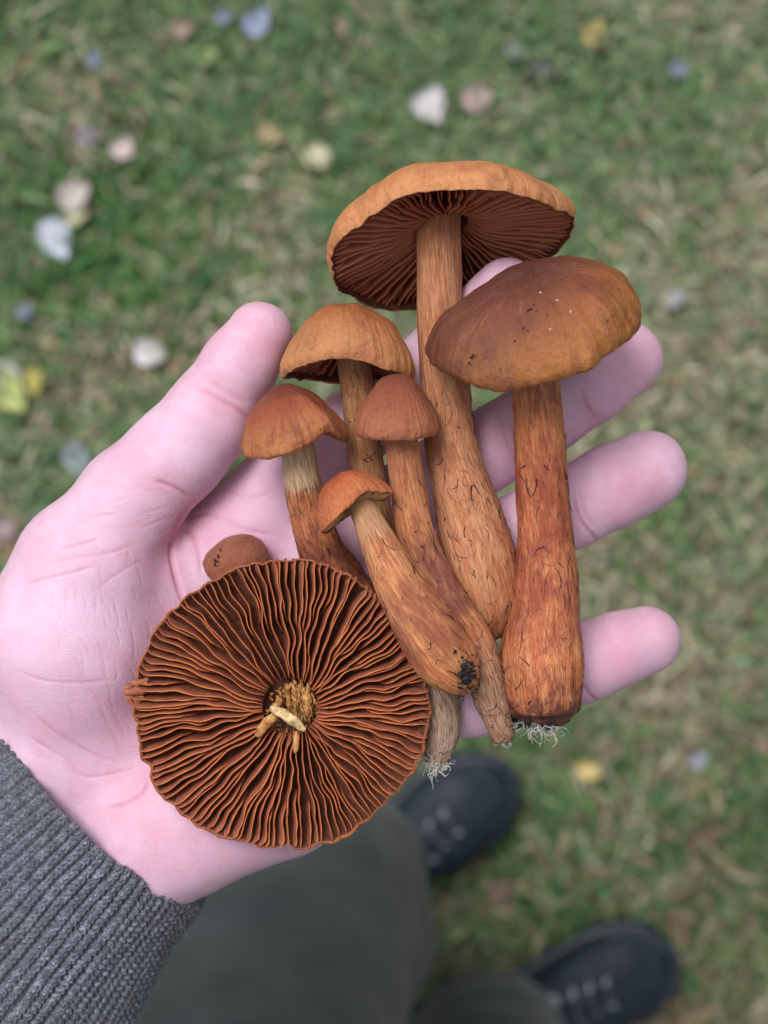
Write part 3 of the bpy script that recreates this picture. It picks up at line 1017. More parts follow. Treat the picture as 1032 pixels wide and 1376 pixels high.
def trouser_leg(pts, seed, label=None):
    """pts rows: x, y, z, radius mm."""
    q = catmull(np.array(pts, float), 110)
    c, r = q[:, :3], q[:, 3]
    tt, a, b = frames(c)
    nth = 80
    th = np.arange(nth) / nth * 2 * math.pi
    P = c[:, None, :] + r[:, None, None] * (np.cos(th)[None, :, None] * a[:, None, :] + np.sin(th)[None, :, None] * b[:, None, :])
    nrm = (P - c[:, None, :]) / r[:, None, None]
    s = np.concatenate([[0], np.cumsum(np.linalg.norm(np.diff(c, axis=0), axis=1))])[:, None]
    wr = fbm(np.stack([s / 60 + np.cos(th)[None] * 0.8, np.sin(th)[None] * 1.3 + 0 * s, s / 140 + seed + 0 * th[None]], -1), seed, 3)
    P = P + nrm * (9.5 * wr - 5 * np.abs(vnoise(np.stack([s / 85 + np.sin(th)[None] * 1.1, np.cos(th)[None] * 1.2 + 0 * s, 0 * s + seed + 0 * th[None]], -1), seed + 9)))[..., None]
    P = np.concatenate([(P[:1] - c[:1, None]) * 0.9 + c[:1, None] + [0, 0, 30], P], 0)
    leg = obj('trouser_leg', P.reshape(-1, 3), grid_faces(len(P), nth, True), cloth_mat, person, label=label)
    return leg, P, c


legL, PL, cL = trouser_leg([(-34, -388, 95, 72), (-38, -372, 200, 76), (-45, -330, 340, 80), (-50, -286, 450, 86), (-58, -272, 520, 90), (-72, -300, 600, 94), (-96, -370, 740, 98), (-126, -450, 880, 102), (-120, -480, 960, 100)], 3, 'olive trouser leg with knee bent forward')
legR, PR, cR = trouser_leg([(92, -500, 80, 72), (88, -512, 200, 76), (70, -540, 350, 80), (50, -560, 500, 86), (25, -580, 640, 92), (-8, -592, 780, 100), (-20, -590, 900, 104), (-40, -570, 960, 100)], 8)
rows = []
for z, w, dp in [(860, 178, 128), (900, 182, 130), (960, 180, 128), (1010, 172, 122), (1030, 168, 120)]:
    rg, th = ring(TORSO + [0, 0, z], w, dp, LEFT, FWD, 72)
    rows.append(rg)
obj('trouser_seat', np.array(rows).reshape(-1, 3), grid_faces(5, 72, True), cloth_mat, person)

# --- boots
boot_mat = plain('boot_leather', (0.004, 0.011, 0.022), 0.6, 60.0, 0.3, 0.4, 0.0008, 0.4)
rubber_mat = plain('boot_rubber', (0.010, 0.017, 0.028), 0.5, 90.0, 0.3, 0.2, 0.0006, 0.5)
lace_mat = plain('boot_lace', (0.06, 0.065, 0.075), 0.7, 900.0, 0.4)
metal_mat = plain('eyelet_metal', (0.42, 0.45, 0.50), 0.35, 300.0, 0.15, 0.1, 0.0003, 0.6)
metal_mat.node_tree.nodes['Principled BSDF'].inputs['Metallic'].default_value = 0.7


def boot(ankle, ang, label, flip):
    f = np.array([math.cos(ang), math.sin(ang), 0])
    lft = np.array([-f[1], f[0], 0])
    b0 = np.array([ankle[0], ankle[1], 0])
    root = obj('boot', *boot_upper(b0, f, lft, flip), boot_mat, person, label=label)
    # sole: outline extruded
    n = 64
    th = np.arange(n) / n * 2 * math.pi
    xx = 62 + 141 * np.cos(th)
    tt = (xx + 79) / 282
    half = np.interp(tt, [0, 0.04, 0.15, 0.35, 0.5, 0.72, 0.85, 0.95, 1], [10, 26, 35, 34, 38, 50, 47, 34, 12])
    yy = np.sign(np.sin(th)) * half * np.minimum(1, np.abs(np.sin(th)) * 3) + flip * 6 * np.sin(np.clip(tt, 0, 1) * math.pi)
    rows = []
    for z, k in [(0, 0.97), (3, 1.0), (20, 1.03), (27, 1.03), (30, 0.98), (30.5, 0.85)]:
        lift = 9 * np.clip((tt - 0.75) / 0.25, 0, 1) ** 2
        rows.append(b0 + (62 + (xx - 62) * (1 + (k - 1) * 0.6))[:, None] * f + (yy * k)[:, None] * lft + np.stack([0 * xx, 0 * xx, z + lift], 1))
    V = np.vstack(rows)
    F = [tuple(q) for q in grid_faces(6, n, True)] + [tuple(range(n))[::-1], tuple(5 * n + i for i in range(n))]
    sole = obj('sole', V, F, rubber_mat, root)
    for k in range(9):                                      # tread lugs along the edge
        for s in (-1, 1):
            x = -50 + k * 27
            h = np.interp((x + 79) / 282, [0, 0.15, 0.35, 0.5, 0.72, 0.85, 1], [10, 35, 34, 38, 50, 47, 12]) * s + flip * 6 * math.sin((x + 79) / 282 * math.pi)
            cor = [(x + dx, h + dy * s, z) for z in (1, 15) for dx, dy in ((-9, -6), (9, -6), (9, 3.2), (-9, 3.2))]
            V = np.array([b0 + a * f + bb * lft + [0, 0, z + (9 * max(0, ((x + 79) / 282 - 0.75) / 0.25) ** 2)] for a, bb, z in cor])
            obj('tread_lug', V, [(0, 3, 2, 1), (4, 5, 6, 7), (0, 1, 5, 4), (1, 2, 6, 5), (2, 3, 7, 6), (3, 0, 4, 7)], rubber_mat, root, smooth=False)
    # laces, eyelets
    for k in range(6):
        x = 42 + k * 17
        zt = top_z(x) + 3.5
        wv = 17 - k * 1.2
        off = flip * 4
        p = np.array([b0 + (x + (4 if k % 2 else -4) * s) * f + (s * wv + off) * lft + [0, 0, zt - 0.035 * (s * wv) ** 2 + 1.5] for s in np.linspace(-1, 1, 11)])
        Vt, Ft = tubes([p], [np.full(11, 2.1)], 6)
        obj('lace', Vt, Ft, lace_mat, root)
        for s in (-1, 1):
            c = b0 + x * f + (s * (wv + 3) + off) * lft + [0, 0, zt - 0.035 * (wv + 3) ** 2 + 0.8]
            a = np.linspace(0, 2 * math.pi, 13)[:-1]
            tilt = unit(lft * s * 0.75 + np.array([0, 0, 1]))
            e1, e2 = f, np.cross(tilt, f)
            pr = np.array([c + 3.8 * (math.cos(q) * e1 + math.sin(q) * e2) for q in np.append(a, a[0])])
            Vt, Ft = tubes([pr], [np.full(13, 1.3)], 6)
            obj('eyelet', Vt, Ft, metal_mat, root)
    p = [b0 + x * f + flip * 4 * lft for x in np.linspace(20, 140, 12)]
    # padded collar
    a = np.linspace(0, 2 * math.pi, 41)
    p = np.array([b0 + (5 + 52 * math.cos(q)) * f + 42 * math.sin(q) * lft + [0, 0, 128 - 6 * math.cos(q)] for q in a])
    Vt, Ft = tubes([p], [np.full(41, 8.0)], 10)
    obj('collar', Vt, Ft, boot_mat, root)
    # raised toe rand
    a = np.linspace(-1.25, 1.25, 25)
    p = np.array([b0 + (120 + 80 * math.cos(q)) * f + (46 * math.sin(q) + flip * 3) * lft + [0, 0, 42 + 6 * math.cos(q)] for q in a])
    Vt, Ft = tubes([p], [np.full(25, 6.5)], 8)
    obj('toe_rand', Vt, Ft, rubber_mat, root)


def top_z(x):
    return np.interp(x, [-75, 30, 60, 95, 130, 165, 190, 203], [128, 128, 108, 88, 74, 66, 56, 34])


def boot_upper(b0, f, lft, flip):
    xs = np.concatenate([np.linspace(-74, -60, 6), np.linspace(-50, 170, 34), np.linspace(178, 202, 9)])
    n = 40
    th = np.arange(n) / n * 2 * math.pi
    rows = []
    for x in xs:
        tt = (x + 79) / 282
        half = np.interp(tt, [0, 0.02, 0.08, 0.15, 0.35, 0.5, 0.72, 0.85, 0.95, 0.985, 1], [2, 10, 25, 34, 33, 36, 47, 44, 31, 18, 4])
        zt = top_z(x) if x > -60 else 128 - (-(x + 60)) * 0.9
        if x > 196:
            zt = 34 + (202 - x) * 2
        zb = 22 + 9 * max(0, (tt - 0.75) / 0.25) ** 2
        cz, hz = (zt + zb) / 2, (zt - zb) / 2
        cy = flip * 6 * math.sin(tt * math.pi)
        cs, sn = np.cos(th), np.sin(th)
        y = np.sign(cs) * np.abs(cs) ** 0.75 * half
        z = np.sign(sn) * np.abs(sn) ** 0.85 * hz
        y = y * np.where(sn > 0, 1 - 0.42 * (np.clip(sn, 0, 1) ** 1.3) * min(1, hz / 45), 1)
        p = b0 + x * f + (y + cy)[:, None] * lft + np.stack([0 * y, 0 * y, cz + z], 1)
        rows.append(p + 0.9 * fbm(p / 16, 4, 2)[:, None] * np.array([0, 0, 1.0]))
    V = np.vstack(rows)
    m = len(xs)
    F = [tuple(q[::-1]) for q in grid_faces(m, n, True)] + [tuple(range(n)), tuple((m - 1) * n + i for i in range(n))[::-1]]
    return V, F


boot((-33, -382), math.radians(39), 'dark boot of the bent leg, toe pointing out past the trousers', 1)
boot((93, -500), math.radians(19), 'dark laced boot standing apart on brown grass', -1)

# ------------------------------------------------------------------ mushrooms
fibril_mat = plain('dark_fibrils', (0.060, 0.016, 0.026), 0.7, 600, 0.5)
thread_mat = plain('mycelium', (0.62, 0.58, 0.55), 0.8, 700, 0.3)
soil_clump_mat = plain('black_soil', (0.018, 0.018, 0.022), 0.85, 500, 0.5)
crumb_mat = plain('soil_crumb', (0.022, 0.014, 0.016), 0.85, 500, 0.5)


class Stem:
    def __init__(s, root, pts, mat, seed, rough=1.0, fib=120, fib_lo=0.1, flat=1.0, label=None, fib_len=(1.5, 4.0)):
        rows = np.array([[*W(x, y, h), PX(w, h) / 2] for x, y, h, w in pts])
        n = 190
        q = catmull(rows, n)
        c, r = q[:, :3], np.maximum(q[:, 3], 0.3)
        tt, a, b = frames(c)
        nth = 84
        th = np.arange(nth) / nth * 2 * math.pi
        ln = np.concatenate([[0], np.cumsum(np.linalg.norm(np.diff(c, axis=0), axis=1))])
        S, TH = np.meshgrid(ln, th, indexing='ij')
        fv = np.stack([np.cos(TH), np.sin(TH), S / 10], -1)
        R = np.repeat(r[:, None], nth, 1)
        R = R * (1 + 0.045 * rough * fbm(fv * np.array([0.9, 0.9, 0.7]) + seed, seed, 2))
        tw = fv.copy()
        ca = TH + S * 0.012
        tw[..., 0], tw[..., 1] = np.cos(ca), np.sin(ca)
        groove = fbm(tw * np.array([6, 6, 0.5]) + seed * 3, seed + 3, 3)
        fine = fbm(tw * np.array([17, 17, 1.2]) + seed, seed + 5, 2)
        R = R + rough * np.minimum(r[:, None] / 5, 1.3) * (0.13 * groove + 0.07 * fine)
        P = c[:, None, :] + R[..., None] * (np.cos(TH)[..., None] * a[:, None, :] + np.sin(TH)[..., None] * b[:, None, :])
        V = np.vstack([P.reshape(-1, 3), c[:1], c[-1:]])
        F = [tuple(x) for x in grid_faces(n, nth, True)]
        k = n * nth
        F += [(k, (j + 1) % nth, j) for j in range(nth)] + [(k + 1, (n - 1) * nth + j, (n - 1) * nth + (j + 1) % nth) for j in range(nth)]
        fva = np.vstack([tw.reshape(-1, 3), [[0, 0, 0], [0, 0, ln[-1] / 10]]])
        al = np.append((S / ln[-1]).ravel(), [0, 1])
        s.P, s.c, s.a, s.b, s.t, s.r, s.ln, s.nth, s.n = P, c, a, b, tt, r, ln, nth, n
        s.o = obj('stem', V, F, mat, root, {'fv': fva, 'along': al}, label=label)
        if fib:
            s.fibrils(fib, seed, fib_lo, fib_len)

    def fibrils(s, count, seed, lo, fl):
        g = np.random.default_rng(seed + 100)
        paths, rad = [], []
        up = s.P[..., 2] - s.c[:, None, 2]
        while len(paths) < count:
            i = int(s.n * (lo + (0.94 - lo) * g.random() ** 0.8))
            j = g.integers(0, s.nth)
            if up[i, j] < -0.2 * s.r[i]:
                continue
            L = fl[0] * 0.6 + g.exponential((fl[1] - fl[0]) * 0.5)
            L = min(L, fl[1] * 0.9)
            d = g.normal(0, 0.5) + (math.pi if g.random() < 0.4 else 0)
            curl = g.normal(0, 0.55)
            lift = abs(g.normal(0, 0.13)) * (2.5 if g.random() < 0.12 else 0.6)
            pts = []
            for u in np.linspace(0, 1, 6):
                aa = d + curl * u
                ds = L * u * math.cos(aa) / max(s.ln[-1] / s.n, 1e-3)
                dj = L * u * math.sin(aa) / (2 * math.pi * s.r[i] / s.nth)
                ii = int(np.clip(round(i + ds), 0, s.n - 1))
                jj = j + dj
                j0 = int(math.floor(jj))
                fr = jj - j0
                fi = np.clip(i + ds, 0, s.n - 1.001)
                i0 = int(fi)
                gi = fi - i0
                p = ((1 - gi) * ((1 - fr) * s.P[i0, j0 % s.nth] + fr * s.P[i0, (j0 + 1) % s.nth]) + gi * ((1 - fr) * s.P[i0 + 1, j0 % s.nth] + fr * s.P[i0 + 1, (j0 + 1) % s.nth]))
                o = unit(p - s.c[ii])
                pts.append(p + o * (0.04 + lift * u * u * 2.2))
            pts = np.array(pts)
            if np.linalg.norm(np.diff(pts, axis=0), axis=1).min() < 1e-3:
                continue
            paths.append(pts)
            rad.append(0.05 + g.exponential(0.05))
        V, F = tubes(paths, rad, 3)
        obj('fibrils', V, F, fibril_mat, s.o, kind='stuff')

    def threads(s, count, length, seed, spread=0.9, mat=None, rad=(0.10, 0.22), start=0.93):
        g = np.random.default_rng(seed + 300)
        paths, rd = [], []
        for k in range(count):
            i = g.integers(int(s.n * start), s.n)
            j = g.integers(0, s.nth)
            p = s.P[i, j] * 0.9 + s.c[i] * 0.1
            d = unit(s.t[-1] * 0.8 + unit(p - s.c[i]) * 0.5 + g.normal(0, spread, 3) * 0.6)
            pts = [p]
            L = g.uniform(0.4, 1.0) * length
            for u in range(9):
                d = unit(d + g.normal(0, 0.55, 3))
                pts.append(pts[-1] + d * L / 9)
            paths.append(np.array(pts))
            rd.append(g.uniform(*rad))
        V, F = tubes(paths, rd, 4)
        obj('root_threads', V, F, mat or thread_mat, s.o, kind='stuff')


def cap_frame(axis):
    z = unit(axis)
    ref = np.array([1.0, 0, 0])
    x = unit(ref - z * (ref @ z))
    return np.stack([x, np.cross(z, x), z])          # rows


def ico(n=1):
    import bmesh
    bm = bmesh.new()
    bmesh.ops.create_icosphere(bm, subdivisions=n, radius=1)
    V = np.array([v.co[:] for v in bm.verts])
    F = [tuple(v.index for v in f.verts) for f in bm.faces]
    bm.free()
    return V, F


ICO_V, ICO_F = ico(1)


def crumbs(centres, sizes, seed):
    g = np.random.default_rng(seed)
    V, F = [], []
    for c, s in zip(centres, sizes):
        k = len(V) * len(ICO_V)
        V.append(c + ICO_V * s * (1 + 0.35 * g.normal(size=(len(ICO_V), 1)).clip(-1.4, 1.4)) * g.uniform(0.6, 1.2, 3))
        F += [tuple(i + k for i in f) for f in ICO_F]
    return np.vstack(V), F


def make_cap(root, centre, axis, R, H, outer, inner, mats, seed, wav=0.03, zw=0.04, mod=None, lump=0.02, name='cap', parent=None, nphi=200, label=None, shear=(0, 0)):
    """outer/inner: (r/R, z/H) profile points, apex -> margin and margin -> stem. mod(phi) -> radial factor, z offset (mm)."""
    M = cap_frame(axis)
    po = catmull(np.array(outer, float), 60)
    pi_ = catmull(np.array(inner, float), 26)
    prof = np.vstack([po, pi_[1:]])
    phi = np.arange(nphi) / nphi * 2 * math.pi
    U, PH = np.meshgrid(np.arange(len(prof)), phi, indexing='ij')
    rf, zf = prof[U, 0], prof[U, 1]
    cs, sn = np.cos(PH), np.sin(PH)
    ring_ = np.stack([cs, sn, 0 * cs], -1)
    m = np.clip(rf, 0, 1.05) ** 2.2
    rs = 1 + wav * m * fbm(ring_ * 1.4 + seed, seed, 3) + 0.016 * m ** 4 * fbm(ring_ * 16 + seed, seed + 4, 2)
    zo = zw * H * m * fbm(ring_ * 1.7 + seed + 9, seed + 1, 3) + 0.022 * H * m ** 4 * fbm(ring_ * 13, seed + 7, 2)
    if mod:
        a, b = mod(PH)
        rs = rs * (1 + (a - 1) * m)
        zo = zo + b * m
    x, y, z = R * rf * rs * cs, R * rf * rs * sn, H * zf + zo
    x = x + shear[0] * np.clip(zf, 0, 2)
    y = y + shear[1] * np.clip(zf, 0, 2)
    P = np.stack([x, y, z], -1)
    under = (U >= 60)
    nr = np.stack([cs * (1 - zf * 0.5), sn * (1 - zf * 0.5), np.clip(zf, 0, 1)], -1)
    dsp = R * lump * fbm(P / R * 2.6 + seed, seed + 2, 4) * (~under)
    P = P + nr * dsp[..., None]
    Wd = P @ M + centre
    V = Wd.reshape(-1, 3)
    F = grid_faces(len(prof), nphi, True)
    ug = under.ravel()
    fv = np.stack([cs, sn, rf * 0.6 + zf * 0.2], -1).reshape(-1, 3)
    o = obj(name, V, F, mats, parent or root, {'fv': fv, 'rad': np.where(under, 1.0, rf).ravel(), 'edge': np.zeros(len(V))}, label=label)
    mi = ug[F].all(1).astype(np.int32)
    o.data.polygons.foreach_set('material_index', mi)
    return o, M, Wd[:60]


def gill_ribbon(M, centre, phi0, rr, zb, ze, th0, lean, seed, wave, mod=None, hub=(0, 0)):
    """One gill: a wavy wall standing on the cap's inner face, thin towards its edge."""
    n = len(rr)
    ph = phi0 + wave * 0.32 * fbm(np.stack([rr / 6.0 + seed * 3.1, 0 * rr + seed * 1.7, 0 * rr], -1), seed, 2) / np.maximum(rr, 6)
    flow = fbm(np.stack([0 * rr + math.cos(phi0) * 3.2, 0 * rr + math.sin(phi0) * 3.2, rr / 9.0], -1), 900, 2)      # neighbours wave together
    ph = ph + wave * 1.1 * flow / np.maximum(rr, 6) * np.clip((rr.max() - rr) / 3 + 0.4, 0, 1)
    er = np.stack([np.cos(ph), np.sin(ph), 0 * ph], -1)
    et = np.stack([-np.sin(ph), np.cos(ph), 0 * ph], -1)
    if mod:
        a, b = mod(ph)
        k = (rr / rr.max()) ** 2.2
        rr = rr * (1 + (a - 1) * k)
        zb, ze = zb + b * k, ze + b * k
    wav2 = 0.22 * fbm(np.stack([rr / 3.0, 0 * rr + seed * 2.3, 0 * rr + 4], -1), seed + 1, 2)
    rows, ed = [], []
    for lat, f in ((-0.5, 0.0), (-0.42, 0.5), (-0.30, 0.9), (-0.12, 1.0), (0.12, 1.0), (0.30, 0.9), (0.42, 0.5), (0.5, 0.0)):
        tn = np.sin(np.clip(np.linspace(0, 1, n), 0, 1) * math.pi) ** 0.25
        off = lat * th0 * tn + (lean + wav2 * min(1.0, wave)) * f * np.minimum(1, np.abs(ze - zb) / 2.5)
        z = zb + (ze - zb) * f
        rows.append(er * rr[:, None] + et * off[:, None] + np.stack([0 * z, 0 * z, z], -1))
        ed.append(np.full(n, f))
    P = np.stack(rows, 1)
    P[..., :2] += np.asarray(hub)[None, None, :] * (np.clip(1 - rr / rr.max(), 0, 1) ** 1.4)[:, None, None]
    P = P @ M + centre
    F = grid_faces(n, 8)
    return P.reshape(-1, 3), F, np.stack(ed, 1).ravel()


def gills(parent, M, centre, R, r0, n, zb_fn, ze_fn, mat, seed, thick, lean=0.3, wave=0.9, joined=False, short=(0.45, 0.8), mod=None, nseg=26, r1=0.985, jitter=0.3, lean_fn=None, hub=(0, 0)):
    g = np.random.default_rng(seed)
    VV, FF, EE, off = [], [], [], 0
    for i in range(n):
        phi = (i + g.normal(0, jitter * 0.5)) / n * 2 * math.pi
        ra = r0 if i % 2 == 0 else R * g.uniform(*short)
        rr = np.linspace(ra, R * r1, nseg)
        zb, ze = zb_fn(rr / R), ze_fn(rr / R)
        if i % 2:
            ze = zb + (ze - zb) * np.clip((rr - ra) / (R * 0.12), 0.02, 1) ** 0.6 * 0.93
        if g.random() < 0.5:
            ze = ze + 0.25 * np.sign(ze - zb) * vnoise(np.stack([rr / 4, 0 * rr + i, 0 * rr], -1), seed)
        le = lean_fn(phi) if lean_fn else lean
        V, F, E = gill_ribbon(M, centre, phi, rr, zb, ze, thick * g.uniform(0.85, 1.15), le + g.normal(0, 0.18), seed * 100 + i, wave, mod, hub)
        if joined:
            VV.append(V); FF.append(F + off); EE.append(E); off += len(V)
        else:
            obj('gill', V, F, mat, parent, {'edge': E})
    if joined:
        obj('gills', np.vstack(VV), np.vstack(FF), mat, parent, {'edge': np.concatenate(EE)}, kind='stuff')


gill_red = gill_material('gills_rust', (0.29, 0.092, 0.054), (0.38, 0.135, 0.08), (0.62, 0.18, 0.055), 0.90, 1.02)
gill_dark = gill_material('gills_brown', (0.24, 0.060, 0.036), (0.34, 0.09, 0.05), (0.42, 0.14, 0.075), 0.7, 0.98)
flesh_dark = plain('cap_inner', (0.10, 0.032, 0.018), 0.8, 400)

DOME_OUT = [(0.0, 1.0), (0.12, 0.995), (0.3, 0.955), (0.5, 0.865), (0.7, 0.70), (0.86, 0.47), (0.96, 0.22), (1.0, 0.03), (0.985, -0.06)]
DOME_IN = [(0.985, -0.06), (0.955, -0.02), (0.93, 0.10), (0.84, 0.33), (0.66, 0.53), (0.4, 0.66), (0.12, 0.70)]

# --- A: tall mushroom lying with its gills towards us
base = W(657, 858, 6)
mA = thing('mushroom', 'tall mushroom with wide flat cap showing its dark gills and thick bulbous stem', 'mushroom', base, 'mushrooms held in the hand')
stA = Stem(mA, [(590, 282, 9, 60), (589, 330, 10, 61), (590, 400, 10, 60), (595, 480, 9, 64), (607, 600, 8, 71), (629, 690, 9, 87), (644, 755, 10, 98), (652, 810, 9, 88), (656, 842, 8, 56), (657, 858, 7, 24)],
           stem_material('stem_tan', (0.60, 0.285, 0.14), (0.46, 0.155, 0.062), (0.23, 0.052, 0.03), 0.6), 11, 1.0, 260, 0.30)
stA.threads(26, 5, 11)
cA = W(606, 334, 10)


def modA(ph):
    # phi 0 = right, -pi/2 = up and near, pi/2 = low and far
    q = np.mod(ph, 2 * math.pi)
    return 1 + 0.03 * np.cos(2 * ph + 0.3) + 0.022 * np.cos(5 * ph + 0.8) + 0.012 * np.cos(9 * ph) - 0.045 * np.exp(-((q - 5.7) / 0.25) ** 2), 1.0 * np.sin(2 * ph + 0.6) + 1.0 * np.cos(3 * ph) + 0.5 * np.cos(7 * ph + 1) - 1.4 * np.exp(-((q - 3.4) / 0.4) ** 2)


capA_mat = cap_material('cap_orange', (0.42, 0.145, 0.05), (0.50, 0.185, 0.065), (0.60, 0.26, 0.11), (0.30, 0.075, 0.04), 0.6)
RA, HA = 30.5, 15.5
A_OUT = [(0.0, 1.0), (0.15, 0.99), (0.35, 0.95), (0.55, 0.88), (0.75, 0.74), (0.90, 0.52), (0.985, 0.24), (1.0, 0.05), (0.985, -0.07)]
A_IN = [(0.985, -0.07), (0.96, -0.05), (0.945, 0.08), (0.86, 0.38), (0.66, 0.60), (0.4, 0.70), (0.16, 0.72)]
capA, MA, _ = make_cap(mA, cA, (-0.15, 0.93, -0.33), RA, HA, A_OUT, A_IN, [capA_mat, flesh_dark], 21, 0.03, 0.05, modA, 0.018)
gills(capA, MA, cA, RA, 5.6, 116, lambda f: HA * np.interp(f, [0, 0.4, 0.66, 0.86, 0.94, 1], [0.74, 0.72, 0.63, 0.42, 0.14, 0.02]),
      lambda f: HA * np.interp(f, [0, 0.2, 0.3, 0.5, 0.7, 0.86, 0.94, 1], [0.50, 0.42, 0.27, 0.14, 0.06, 0.0, -0.03, -0.03]), gill_dark, 31, 0.42, 0.1, 0.9, mod=modA, r1=0.965, nseg=20)

# --- B: big brown dome on a thick stem
mB = thing('mushroom', 'largest brown dome capped mushroom with dark specks and thick square based stem across the fingers', 'mushroom', W(727, 975, 11), 'mushrooms held in the hand')
stB = Stem(mB, [(716, 452, 27, 60), (719, 500, 23, 62), (723, 560, 20, 66), (727, 640, 17, 71), (733, 720, 15, 75), (734, 800, 14, 88), (730, 865, 13, 110), (728, 915, 13, 112), (727, 950, 12, 100), (727, 966, 12, 70), (726, 972, 12, 30)],
           stem_material('stem_orange', (0.62, 0.25, 0.10), (0.48, 0.115, 0.040), (0.17, 0.030, 0.024), 0.85, red_band=(0.35, 0.72, (0.33, 0.07, 0.036), 0.75), foot=((0.075, 0.024, 0.026), 0.85)), 12, 1.15, 330, 0.2)
stB.threads(110, 8, 12, start=0.955)
g = np.random.default_rng(5)
V, F = crumbs([W(727 + g.normal(0, 17), 966 + g.normal(0, 5), 14 + g.normal(0, 3)) for _ in range(60)], g.uniform(0.4, 1.5, 60), 1)
obj('soil_crumbs', V, F, soil_clump_mat, stB.o, kind='stuff')
cB = W(716, 453, 25)


def modB(ph):
    return 1 + 0.03 * np.cos(ph * 2) + 0.02 * np.sin(3 * ph) - 0.06 * np.exp(-((np.mod(ph, 2 * math.pi) - 5.35) / 0.09) ** 2), 1.6 * np.sin(ph * 2 + 0.5) - 0.8 * np.cos(3 * ph) + 0.7 * np.sin(7 * ph) * np.clip(-np.sin(ph), 0, 1)


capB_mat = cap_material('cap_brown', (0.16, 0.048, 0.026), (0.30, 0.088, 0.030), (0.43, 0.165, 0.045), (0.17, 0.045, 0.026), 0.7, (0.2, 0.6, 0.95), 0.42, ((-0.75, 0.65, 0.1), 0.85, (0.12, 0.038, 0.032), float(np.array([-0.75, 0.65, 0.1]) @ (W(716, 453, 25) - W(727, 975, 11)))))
RB, HB = 25.1, 16.2
B_OUT = [(0.0, 1.0), (0.12, 0.995), (0.3, 0.95), (0.5, 0.86), (0.7, 0.70), (0.87, 0.47), (0.97, 0.20), (0.995, 0.02), (0.96, -0.08), (0.92, -0.08)]
B_IN = [(0.92, -0.08), (0.89, -0.03), (0.88, 0.1), (0.8, 0.33), (0.66, 0.5), (0.4, 0.62), (0.14, 0.66)]
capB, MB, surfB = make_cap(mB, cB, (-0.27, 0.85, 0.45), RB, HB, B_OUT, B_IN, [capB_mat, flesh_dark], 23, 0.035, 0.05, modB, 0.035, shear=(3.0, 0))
gills(capB, MB, cB, RB, 5.5, 90, lambda f: HB * np.interp(f, [0, 0.4, 0.66, 0.8, 0.88, 1], [0.67, 0.64, 0.52, 0.36, 0.12, 0.0]),
      lambda f: HB * np.interp(f, [0, 0.25, 0.5, 0.7, 0.9], [0.4, 0.2, 0.08, 0.02, -0.02]), gill_dark, 33, 0.45, 0.1, 0.7, joined=True, mod=modB, r1=0.90, nseg=14)


def stick_on(surf, spots, size_lo, size_hi, seed):
    """Crumbs lying on a cap's outer face at photo pixels."""
    g = np.random.default_rng(seed)
    S = surf.reshape(-1, 3)
    dd = CAM_Z - S[:, 2]
    spx = np.stack([S[:, 0] * FPX / dd + 516, 688 - S[:, 1] * FPX / dd], 1)
    cs, ss = [], []
    for x, y, n, spread in spots:
        for k in range(n):
            q = np.array([x, y]) + g.normal(0, spread, 2)
            near = np.argsort(np.hypot(*(spx - q).T))[:6]
            cs.append(S[near[np.argmax(S[near, 2])]])
            ss.append(g.uniform(size_lo, size_hi))
    return crumbs(cs, ss, seed)


V, F = stick_on(surfB, [(713, 416, 9, 1.8), (633, 479, 7, 1.8), (628, 489, 3, 1.5), (655, 470, 1, 1), (690, 455, 1, 1), (668, 500, 1, 1), (705, 440, 2, 2), (820, 430, 1, 1), (740, 420, 1, 1)], 0.16, 0.42, 3)
obj('soil_crumbs', V, F, crumb_mat, capB, kind='stuff')
V, F = stick_on(surfB, [(725, 393, 2, 1.4), (750, 404, 1, 1), (738, 437, 1, 1.0), (767, 414, 1, 1)], 0.16, 0.34, 4)
obj('pale_flecks', V, F, thread_mat, capB, kind='stuff')

# --- C: orange dome on a long thin stem that runs below the others
mC = thing('mushroom', 'smooth orange dome capped mushroom resting against the thumb tip', 'mushroom', W(580, 1036, 1), 'mushrooms held in the hand')
stC = Stem(mC, [(473, 462, 11, 44), (476, 490, 10, 45), (483, 545, 7, 45), (492, 620, 3, 45), (506, 700, 1, 46), (528, 780, -1, 50), (558, 870, 1, 54), (583, 925, 3, 58), (594, 975, 3, 52), (588, 1010, 3, 38), (581, 1032, 3, 18)],
           stem_material('stem_pale_base', (0.58, 0.31, 0.14), (0.44, 0.17, 0.065), (0.19, 0.055, 0.035), 0.55, base_pale=0.9), 13, 1.0, 150, 0.1)
stC.threads(70, 7, 13, start=0.94)
cC = W(467, 497, 11)


def modC(ph):
    return 1 + 0.02 * np.cos(2 * ph), 0.8 * np.cos(2 * ph + math.pi) + 0.5 * np.sin(3 * ph)


